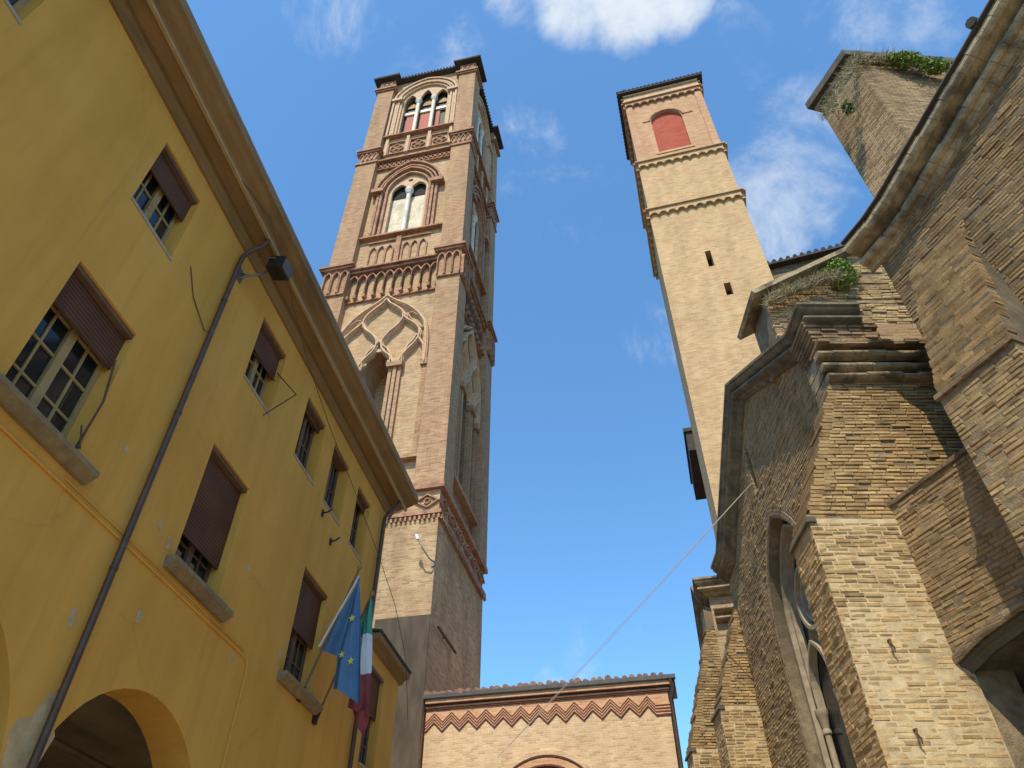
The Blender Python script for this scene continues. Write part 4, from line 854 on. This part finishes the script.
# battered buttress block, shared form: front plane y = yf, facing the camera
def battered(name, label, yf, xt, zt, xm, zm, xr, dep, top=None, rx=None, seedv=1):
    random.seed(seedv)
    t = thing(name, label, 'buttress', (xm, yf, 0), 0)
    fm = lambda x, z, o: (x-xm, -o, z)
    b = MB(); b.prism(fm, [(xm, 0), (xr, 0), (xr, zm), (xm, zm)], 0, -dep)
    b.bricks(fm, [(xm, .05), (xr-.005, .05), (xr-.005, zm-1.1), (xm, zm-1.1)], -.002, jit=.0015, lost=.03, proud=.003, mi=lambda z: 2 if random.random() < (z-(zm-2.6))*.25 else 1)
    b.bricks(fm, [(xm, zm-1.1), (xr-.005, zm-1.1), (xr-.005, zm-.05), (xm, zm-.05)], .0, jit=.004, lost=.02, mi=lambda z: 2 if random.random() < .3+.45*(z-zm+1.1) else 1)
    b.bricks(lambda a, z, o: (-o, a, z), [(.0, 2.0), (dep, 2.0), (dep, zm-.1), (.0, zm-.1)], .0, jit=.005, lost=.03)
    b.build('lower_block', ['mortar', 'brick_lit', 'brick_mid'], t)
    b = MB(); n = int((zt-zm)/.058); R = (rx or xr)
    for k in range(n):                           # stepped courses of the sloping side
        z0 = zm+(zt-zm)*k/n; z1 = zm+(zt-zm)*(k+1)/n; x = xm+(xt-xm)*(k+.4)/n+random.uniform(-.025, .02)
        b.cur = 1; x1 = x+random.uniform(.10, .24)
        b.box(x-xm, x1-xm, random.uniform(-.006, .006), dep*(1-.5*k/n), z0+.006, z1-.006); b.cur = 0
        b.box(x+.03-xm, R-xm, .012, dep*(1-.5*k/n)-.01, z0, z1)
    L = [(xm+.12, zm), (R-.01, zm), (R-.01, zt), (xt+.12, zt)]
    b.bricks(fm, L, -.004, jit=.005, lost=.03, proud=.009, mi=lambda z: 2 if random.random() < .38 else 1)
    if top: b.box(xt+.02-xm, R-xm, .004, dep*.65, zt, top)
    b.build('sloping_side', ['mortar_mid', 'brick_mid', 'brick_lit'], t)
    MB().prism(fm, [(xm-.045, zm-.06), (xm+.08, zm-.06), (xm+.08, zm+.01), (xm-.02, zm+.01)], .03, -dep-.03).build('set_off', 'coping_dark_and_shade', t)
    return t
YA = 7.30
ab = battered('buttress', 'broad sunlit brick buttress with a battered edge and two rusty hooks', YA, 4.32, 8.5, 3.44, 6.33, 4.60, .66, 8.52, 6.2, seedv=5)
fab = lambda x, z, o: (x-3.44, -o, z)
RP = [(-.02, 0), (.04, .0), (.10, .012), (.13, .04), (.135, .06), (.12, .09), (.08, .108), (-.02, .11)]
for i, (z, k) in enumerate(((8.50, 1.15), (8.71, 1.0), (8.92, 1.2))):
    b = MB(); random.seed(30+i); x = 4.31-.02*i
    while x < 6.1:                               # the roll is made of single moulded bricks
        L = random.uniform(.2, .3); dz = random.uniform(-.008, .008); kk = k*random.uniform(.92, 1.05)
        b.sweep(fab, [(x, z+dz), (x+L-.006, z+dz)], [(o*kk-.02, v) for o, v in RP]); x += L
    b.prism(fab, [(4.34, z-.03), (6.2, z-.03), (6.2, z+.2), (4.34, z+.2)], .01, -.5-.002*i)
    b.build('roll_band', 'cornice_pale', ab)
random.seed(8); b = MB(); x = 4.30
while x < 6.1:
    w_ = random.uniform(.12, .3); b.box(x-3.44, x+w_-3.44+.003, -.15-random.uniform(0, .05), .2, 9.12, 9.17+random.uniform(0, .03)); x += w_
b.build('ragged_coping', 'church_dark', ab)
b = MB()
random.seed(9)
for k in range(8):                               # corbelled courses up to the kneeler
    z = 9.16+k*.06; x = 4.36-.02*k
    while x < 5.1: w_ = random.uniform(.16, .26); b.box(x-3.44, x+w_-3.45, -.02-.012*k-random.uniform(0, .015), .5, z, z+.053); x += w_
b.build('corbel_courses', 'church_dark', ab)
for i, (x, z) in enumerate(((3.85, 4.82), (3.79, 3.95))):
    k = MB(); y = YA-.02; k.tube([(x, y+.04, z+.04), (x+.005, y-.03, z+.03), (x-.012, y-.05, z-.02), (x+.010, y-.05, z-.06), (x+.016, y-.03, z-.10)], [.010, .014, .011, .010, .005], 6)
    tag(k.build('iron_hook', 'rust'), ('upper' if i == 0 else 'lower')+' rusty iron hook on the sunlit brick buttress', 'hook', 'rusty hooks on the buttress')
# buttress at the far end of the chapel
bc = battered('buttress', 'narrow pointed brick buttress beyond the traceried window', 13.7, 4.62, 8.9, 3.76, 6.5, 4.75, .66, seedv=12)
# further chapel, seen only by its near end
kC = Vector((0, 0, EYE))+ray(692, 578)*17.0; AZC = 13.5
oC = Vector((kC.x, kC.y, 0))+Vector((math.cos(math.radians(AZC)), -math.sin(math.radians(AZC)), 0))*AO
chC = thing('side_chapel', 'farther church chapel of which only the near kneeler and ragged edge show', 'chapel', oC, AZC)
KC = kC.z; pc = [(AO, KC), (.7, KC), (3.5, KC+1.6), (6.3, KC), (7, KC)]
b = MB(); b.prism(fa, [(AO, 0), (7, 0), (7, KC-.1), (3.5, KC+1.5), (AO, KC-.1)], 0, -4.5); b.build('body', 'church_lit', chC)
MB().sweep(fa, pc, CP_A, m0=1).build('gable_cornice', 'cornice_dark', chC)
MB().sweep(fret, [(0, KC), (1.6, KC)], CP_A, m0=1).build('kneeler_return', 'cornice_pale', chC)
for dz in (1.0, .78): MB().sweep(fret, [(.05, KC-dz), (2, KC-dz)], [(o*1.2, v) for o, v in RP]).build('roll_band', 'cornice_pale', chC)
b = battered('buttress', 'farthest ragged brick buttress at the edge of the sky', kC.y+AO, 4.34, 8.9, 3.60, 6.4, 6.0, .6, 9.4, 6.2, seedv=15)

# nearer chapel (turned towards the camera)
AZB = -22.0
oB = Vector((4.45, 7.34, 0)); nB = Vector((.92718, .37461, 0)); OFF = .2
chB = thing('side_chapel', 'nearest church chapel with a pale double roll cornice rising out of the picture', 'chapel', oB+nB*OFF, AZB)
KB = 10.26
pb = [(-8.6, KB), (-7.9, KB), (-4.85, 11.46), (-1.82, KB+.09), (-1.5, KB+.02), (-1.07, KB)]
def roll(o, v, r, n=7, a0=100, a1=-110): return [(o+r*math.cos(math.radians(a0+(a1-a0)*i/n)), v+r*math.sin(math.radians(a0+(a1-a0)*i/n))) for i in range(n+1)]
CP_B = [(0, 0), (.31, 0), (.31, -.03), (.25, -.04)]+roll(.27, -.115, .08)+[(.10, -.20), (.05, -.22), (.05, -.25), (.13, -.255), (.13, -.275), (.09, -.285)]+roll(.12, -.36, .065)+[(.06, -.45), (.05, -.50), (.0, -.505)]
wpb = [(-8.2, 0), (-3.3, 0), (-3.3, 6.2), (-1.25, 6.2), (-1.25, KB-.15), (-1.9, KB-.1), (-4.85, 11.3), (-7.9, KB-.15), (-8.2, KB-.15)]
bopen = opening(-5.6, .9, 1.5, 5.6, 6.7, 8)
random.seed(41)
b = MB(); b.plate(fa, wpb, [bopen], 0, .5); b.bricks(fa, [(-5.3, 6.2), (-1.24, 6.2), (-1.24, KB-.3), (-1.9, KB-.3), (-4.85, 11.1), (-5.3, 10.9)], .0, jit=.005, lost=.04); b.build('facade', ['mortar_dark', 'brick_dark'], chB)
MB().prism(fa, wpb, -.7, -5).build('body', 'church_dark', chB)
MB().prism(fa, bopen, -.48, -.44).build('pane', 'glass', chB)
b = MB(); b.sweep(fa, pb, [(o-.012 if o > .02 else o, u) for o, u in CP_B]); random.seed(19)
for (p, q) in zip(pb[:-1], pb[1:]):
    p, q = Vector(p), Vector(q); L = (q-p).length; x = 0
    while x < L-.02:
        l = min(random.uniform(.16, .28), L-x); j = random.uniform(-.006, .010); k = random.uniform(-.006, .006)
        if x+l < L: l_ = l-.007
        else: l_ = l
        a_, b_ = p.lerp(q, x/L), p.lerp(q, (x+l_)/L)
        b.sweep(fa, [(a_.x, a_.y+k), (b_.x, b_.y+k)], [(o+j if o > .02 else o, u) for o, u in CP_B]); x += l
b.build('gable_cornice', 'cornice_pale', chB)
b = MB(); b.sweep(fa, [(x, z+.012) for x, z in pb], [(0, .035), (.36, .035), (.37, .0), (0, .0)]); b.build('coping_tiles', 'tile_dark', chB)
for (a, z) in ((-3.95, 11.13), (-4.35, 11.30)):
    MB().tube([fa(a, z+.10, .40), fa(a, z+.16, .1)], .07, 8).build('loose_tile', 'tile_dark', chB, True)
# its sloping buttress, and the low wall with the arch
bb = thing('buttress', 'steep weathered buttress sloping down from the nearest chapel beside the archway', 'buttress', oB, AZB)
W1, z1, z2 = .60, 6.80, 9.25
random.seed(4)
b = MB(); n = int((z2-z1)/.058)
for k in range(n):
    f0 = (k+.3)/n; off = W1-(W1+.2)*f0; y = -2.44+.11*f0; ye = -1.52+.02*f0; za = z1+(z2-z1)*k/n; zb = za+(z2-z1)/n
    b.cur = 0; b.box(-off+.012, .9, y+.01, ye-.01, za, zb); b.cur = 1; y += random.uniform(-.012, .012)
    while y < ye-.03:
        L = random.uniform(.16, .27); e = min(y+L, ye+random.uniform(-.012, .012))
        if ye-e < .05: e = ye+random.uniform(-.012, .012)
        if random.random() > .05: b.box(-off-random.uniform(-.008, .014), -off+.13, y+.004, e-.004, za+.004+random.uniform(-.003, .003), zb-.005+random.uniform(-.003, .002))
        y = e
b.build('sloping_top', ['mortar_dark', 'brick_dark'], bb)
MB().box(-W1-.045, .2, -2.46, -1.50, z1-.058, z1).build('drip_ledge', 'church_dark', bb)
b = MB(); b.box(-W1, .19, -2.44, -1.52, 0, z1-.06)
fw = lambda s, z, o: (-W1-o, s, z)
b.bricks(fw, [(-2.44, 2.5), (-1.52, 2.5), (-1.52, z1-.07), (-2.44, z1-.07)], 0, jit=.005, lost=.03); b.build('lower_block', ['mortar_mid', 'brick_mid'], bb)
lw = thing('low_wall', 'low brick wall with a moulded archway between the two big buttresses', 'wall', oB, AZB)
arc = [(-2.9, 4.0), (-2.5, 4.45), (-2.0, 4.70), (-1.5, 4.79), (-.9, 4.79), (-.4, 4.72), (.0, 4.60)]
wp = [(-3.2, 6.50), (-3.2, 0), (-2.9, 0)]+arc+[(.03, 6.50)]
random.seed(6)
b = MB(); b.prism(fa, wp, 0, -.85); b.bricks(fa, [(-3.2, 6.50), (-3.2, 4.0)]+[(x, z+.1) for x, z in arc]+[(.03, 6.50)], 0, jit=.005, lost=.03); b.build('masonry', ['mortar_mid', 'brick_mid'], lw)
b = MB(); x = -1.9; random.seed(2)
while x < 0: L = random.uniform(.2, .3); b.prism(fa, [(x, 6.49), (x+L-.006, 6.49), (x+L-.006, 6.545), (x, 6.545)], .03+random.uniform(-.01, .01), -.4); x += L
b.build('brick_coping', 'church_dark', lw)
MB().sweep(fa, arc, [(-.02, 0), (.02, .0), (.03, .03), (.03, .07), (.015, .10), (-.02, .10)]).build('arch_moulding', 'church_dark', lw)
MB().sweep(fa, [(a, z-.002) for a, z in arc], [(-.20, -.06), (-.10, -.10), (-.06, -.04), (-.02, -.03), (-.02, 0), (-.85, 0), (-.85, -.1)]).build('arch_roll', 'coping_dark_and_shade', lw)  # soffit coloured darker to carry the shade under the arch
b = MB(); b.box(2.6, 2.7, -3.2, .9, 0, 5.2); b.box(.85, 2.65, -3.2, .9, 4.86, 5.2); b.box(.2, 2.65, -3.3, -3.2, 0, 5.2); b.build('dark_recess', 'coping_dark_and_shade', lw)  # recess walls coloured dark, adding to the shade behind the archway

# flying buttress behind, sprouting plants
fly = thing('flying_buttress', 'rough broken brick flying buttress with a sloping plant-grown coping', 'buttress', (4.4, 8.3, 0), 0)
ffl = lambda x, z, o: (x-4.4, -o, z)
random.seed(21)
fp = [(4.38, 11.55), (4.38, 10.15), (4.9, 10.15), (4.9, 8.8), (12, 8.8), (12, 15.9), (6.8, 13.1)]
b = MB(); b.prism(ffl, fp, 0, -.75)
b.bricks(ffl, [(4.38, 11.5), (4.38, 10.15), (4.9, 10.15), (4.9, 8.8), (8.2, 8.8), (8.2, 13.8), (6.8, 13.0)], 0, jit=.013, lost=.10, proud=.014, rh=.060, gap=.010, mi=lambda z: 2 if random.random() < .65 else 1)
b.build('masonry', ['mortar_mid', 'brick_mid', 'brick_lit'], fly)
MB().sweep(ffl, [(4.18, 11.42), (6.8, 13.05), (12, 15.95)], [(.16, 0), (.16, .09), (-.95, .09), (-.95, 0)]).build('coping', 'cornice_pale', fly)

# tall pier
pM = Vector((0, 0, EYE))+ray(853, 62)*(8/ray(853, 62).y)
def meet(x, y, az, p):
    a = math.radians(az); n = Vector((math.cos(a), -math.sin(a), 0)); r = ray(x, y); c = Vector((0, 0, EYE)); return c+r*((p-c).dot(n)/r.dot(n))
pL = meet(820, 109, -20, pM); pR = meet(958, 62, 86, pM)
ZT = pM.z
pier = thing('brick_pier', 'tall sloping brick pier with weeds under its dark overhanging slab', 'pier', (pM.x, pM.y, 0))
foot = [(0, 0), (pL.x-pM.x, pL.y-pM.y), (pL.x-pM.x+2.6, pL.y-pM.y+.6), (pR.x-pM.x, pR.y-pM.y)]
def column_poly(mb, poly, z0, z1):
    n = len(poly); return mb.add([(x, y, z0) for x, y in poly]+[(x, y, z1) for x, y in poly], [tuple(range(n)), tuple(range(n, 2*n))]+[(i, (i+1) % n, (i+1) % n+n, i+n) for i in range(n)])
column_poly(MB(), foot, 8.8, ZT).build('shaft', 'church_pier', pier)
cx = sum(p[0] for p in foot)/4; cy = sum(p[1] for p in foot)/4
slab = [(cx+(x-cx)*1.17, cy+(y-cy)*1.17) for x, y in foot]
column_poly(MB(), slab, ZT+.15, ZT+.42).build('cap_slab', 'coping_dark_and_shade', pier)
mid = [(cx+(x-cx)*1.07, cy+(y-cy)*1.07) for x, y in foot]
column_poly(MB(), mid, ZT-.06, ZT+.15).build('cap_moulding', 'church_dark', pier)

# church choir behind with its corbelled eave
AZP = 108.4
eP = Vector((0, 0, EYE))+ray(772, 264)*(20.3/ray(772, 264).y)
ch = thing('church_choir', 'high brick choir wall with a corbelled tiled eave behind the slender tower', 'church', (eP.x, eP.y, 0), AZP-90)
fc = lambda a, z, o: (a, -o, z); EZ = eP.z
b = MB(); b.prism(fc, [(-.6, 0), (12, 0), (12, EZ-.1), (-.6, EZ-.1)], -.5, -8); b.build('wall', 'church_dark', ch)
b = MB(); 
for k in range(18):
    a = -.3+k*.62; b.bar(fc, archpath(a, .24, EZ-2.0, EZ-1.5, EZ-1.24, 4), .13, -.5, -.2)
b.prism(fc, [(-.6, EZ-1.05), (12, EZ-1.05), (12, EZ-.12), (-.6, EZ-.12)], -.5, -.2); b.build('corbel_table', 'church_dark', ch)
b = MB(); b.prism(fc, [(-.7, EZ-.12), (12, EZ-.12), (12, EZ), (-.7, EZ)], .12, -8)
for k in range(40): b.tube([(-.5+k*.3, -.14, EZ+.03), (-.5+k*.3, 1.4, EZ+.4)], .09, 7)
b.build('roof_edge', 'tile_dark', ch)

# ------------------------------------------------------------------ wire
p0 = oA+Vector((.02, 0, 0)); a = math.radians(AZA)
w0 = oA+Vector((math.sin(a)*4.08, math.cos(a)*4.08, 9.62)); w1 = z_or+td*1.83+Vector((-.02, -.12, 7.38))
b = MB()
for k, dz in ((0, 0), (1, .05)):
    pts = []
    for i in range(17):
        t = i/16; q = w0.lerp(w1, t); q.z += dz*math.sin(PI*t)-.06*math.sin(PI*t); pts.append(q)
    b.tube(pts, .006, 5)
tag(b.build('wire', 'wire'), 'pale twin wire slanting from the chapel slit to the zigzag building', 'wire')

# ------------------------------------------------------------------ plants
def shrub(name, label, blobs, n, size, mat, stems=None, seedv=1, group=None):
    random.seed(seedv); mb = MB()
    tot = sum(b_[3]*b_[4]*b_[5] for b_ in blobs); c0 = Vector(blobs[0][:3])
    for b_ in blobs:
        k = int(n*(b_[3]*b_[4]*b_[5])/tot)
        for i in range(k):
            d = Vector((random.gauss(0, 1), random.gauss(0, 1), random.gauss(0, 1))).normalized()*random.uniform(.25, 1)**.6
            p = Vector((b_[0]+d.x*b_[3], b_[1]+d.y*b_[4], b_[2]+d.z*b_[5]))-c0
            u = Vector((random.gauss(0, 1), random.gauss(0, 1), random.gauss(0, .7))).normalized(); v = u.cross(Vector((random.gauss(0, 1), random.gauss(0, 1), random.gauss(0, 1)))).normalized()
            s = size*random.uniform(.6, 1.4)
            mb.add([p-u*s, p+v*s*.45, p+u*s, p-v*s*.45], [(0, 1, 2, 3)])
    o = bpy.data.objects.new(name, None); col.objects.link(o); o.location = c0; tag(o, label, 'plant', group)
    mb.build('foliage', mat, o)
    s = MB(); low = min(b_[2]-b_[5] for b_ in blobs)-c0.z
    for b_ in blobs: s.tube([(0, 0, low*.9), ((b_[0]-c0.x)*.5, (b_[1]-c0.y)*.5, low*.3), (b_[0]-c0.x, b_[1]-c0.y, b_[2]-c0.z)], [.018, .012, .005], 5)
    s.build('stem', 'rust', o); return o
def grass(name, label, pts, n, h, mat, seedv=1):
    random.seed(seedv); mb = MB(); c0 = Vector(pts[0])
    for i in range(n):
        k = random.randrange(len(pts)-1); p = Vector(pts[k]).lerp(Vector(pts[k+1]), random.random())-c0+Vector((random.gauss(0, .03), random.gauss(0, .06), random.gauss(0, .03)))
        d = Vector((random.gauss(0, .5), random.gauss(-.2, .5), random.uniform(-.1, 1))).normalized()*h*random.uniform(.4, 1.2); s = d.cross(Vector((0, 1, .2))).normalized()*.006
        mb.add([p-s, p+s, p+d*.6+s*.7+Vector((0, 0, -.01)), p+d+Vector((0, 0, -.12*h))], [(0, 1, 2, 3)])
    o = mb.build(name, mat); o.location = c0; tag(o, label, 'plant'); return o
def at_y(x, y, Y): r = ray(x, y); return Vector((0, 0, EYE))+r*(Y/r.y)
c = at_y(841, 272, 8.2)
shrub('shrub', 'bright green bush growing on the sloping buttress coping', [(c.x, c.y, c.z, .25, .2, .34), (c.x-.08, c.y-.05, c.z-.30, .2, .15, .22), (c.x+.04, c.y, c.z+.20, .15, .12, .18), (c.x-.22, c.y, c.z-.05, .13, .1, .18), (c.x+.2, c.y, c.z-.1, .1, .1, .16)], 2000, .03, 'leaf', seedv=2)
grass('dry_grass', 'dry grey grass drooping from the sloping buttress coping', [at_y(768, 303, 8.12), at_y(790, 292, 8.12), at_y(815, 284, 8.12), at_y(838, 278, 8.12)], 1700, .20, 'dry', 4)
c = at_y(905, 66, 8.0); d_ = at_y(930, 72, 8.0)
shrub('weed', 'green weeds hanging from the top of the tall pier', [(c.x, c.y-.15, c.z, .42, .2, .34), (c.x+.5, c.y-.15, c.z-.35, .45, .2, .28), (c.x-.3, c.y-.15, c.z+.1, .25, .15, .2), (c.x+1.1, c.y-.1, c.z-.5, .3, .2, .2)], 1500, .055, 'leaf', seedv=6)
grass('dry_grass', 'dry brown grass along the left lip of the tall pier', [at_y(824, 118, 8.1), at_y(836, 92, 8.0), at_y(852, 62, 7.9), at_y(880, 60, 7.9), at_y(900, 62, 7.9)], 1100, .28, 'dry', 7)
c = at_y(828, 108, 8.6)
shrub('weed', 'small dark weed on the left corner of the tall pier', [(c.x, c.y-.1, c.z, .22, .2, .3), (c.x+.2, c.y-.3, c.z-.6, .15, .15, .3)], 420, .05, 'leaf_dark', seedv=9)
for (x, y, Y, r, n, lab, sd_) in ((975, 238, 5.45, .09, 150, 'tiny plant rooted high on the nearest chapel wall', 3), (930, 508, 7.0, .11, 200, 'little green plant on the low wall above the archway', 5), (897, 640, 7.36, .04, 40, 'moss tuft beside the upper rusty hook', 8)):
    if sd_ == 8: continue
    c = at_y(x, y, Y); shrub('wall_plant', lab, [(c.x, c.y, c.z, r, r*.6, r), (c.x+r, c.y, c.z-r*1.6, r*.7, r*.5, r)], n, .028, 'leaf_dark', seedv=sd_, group='plants in the church walls')
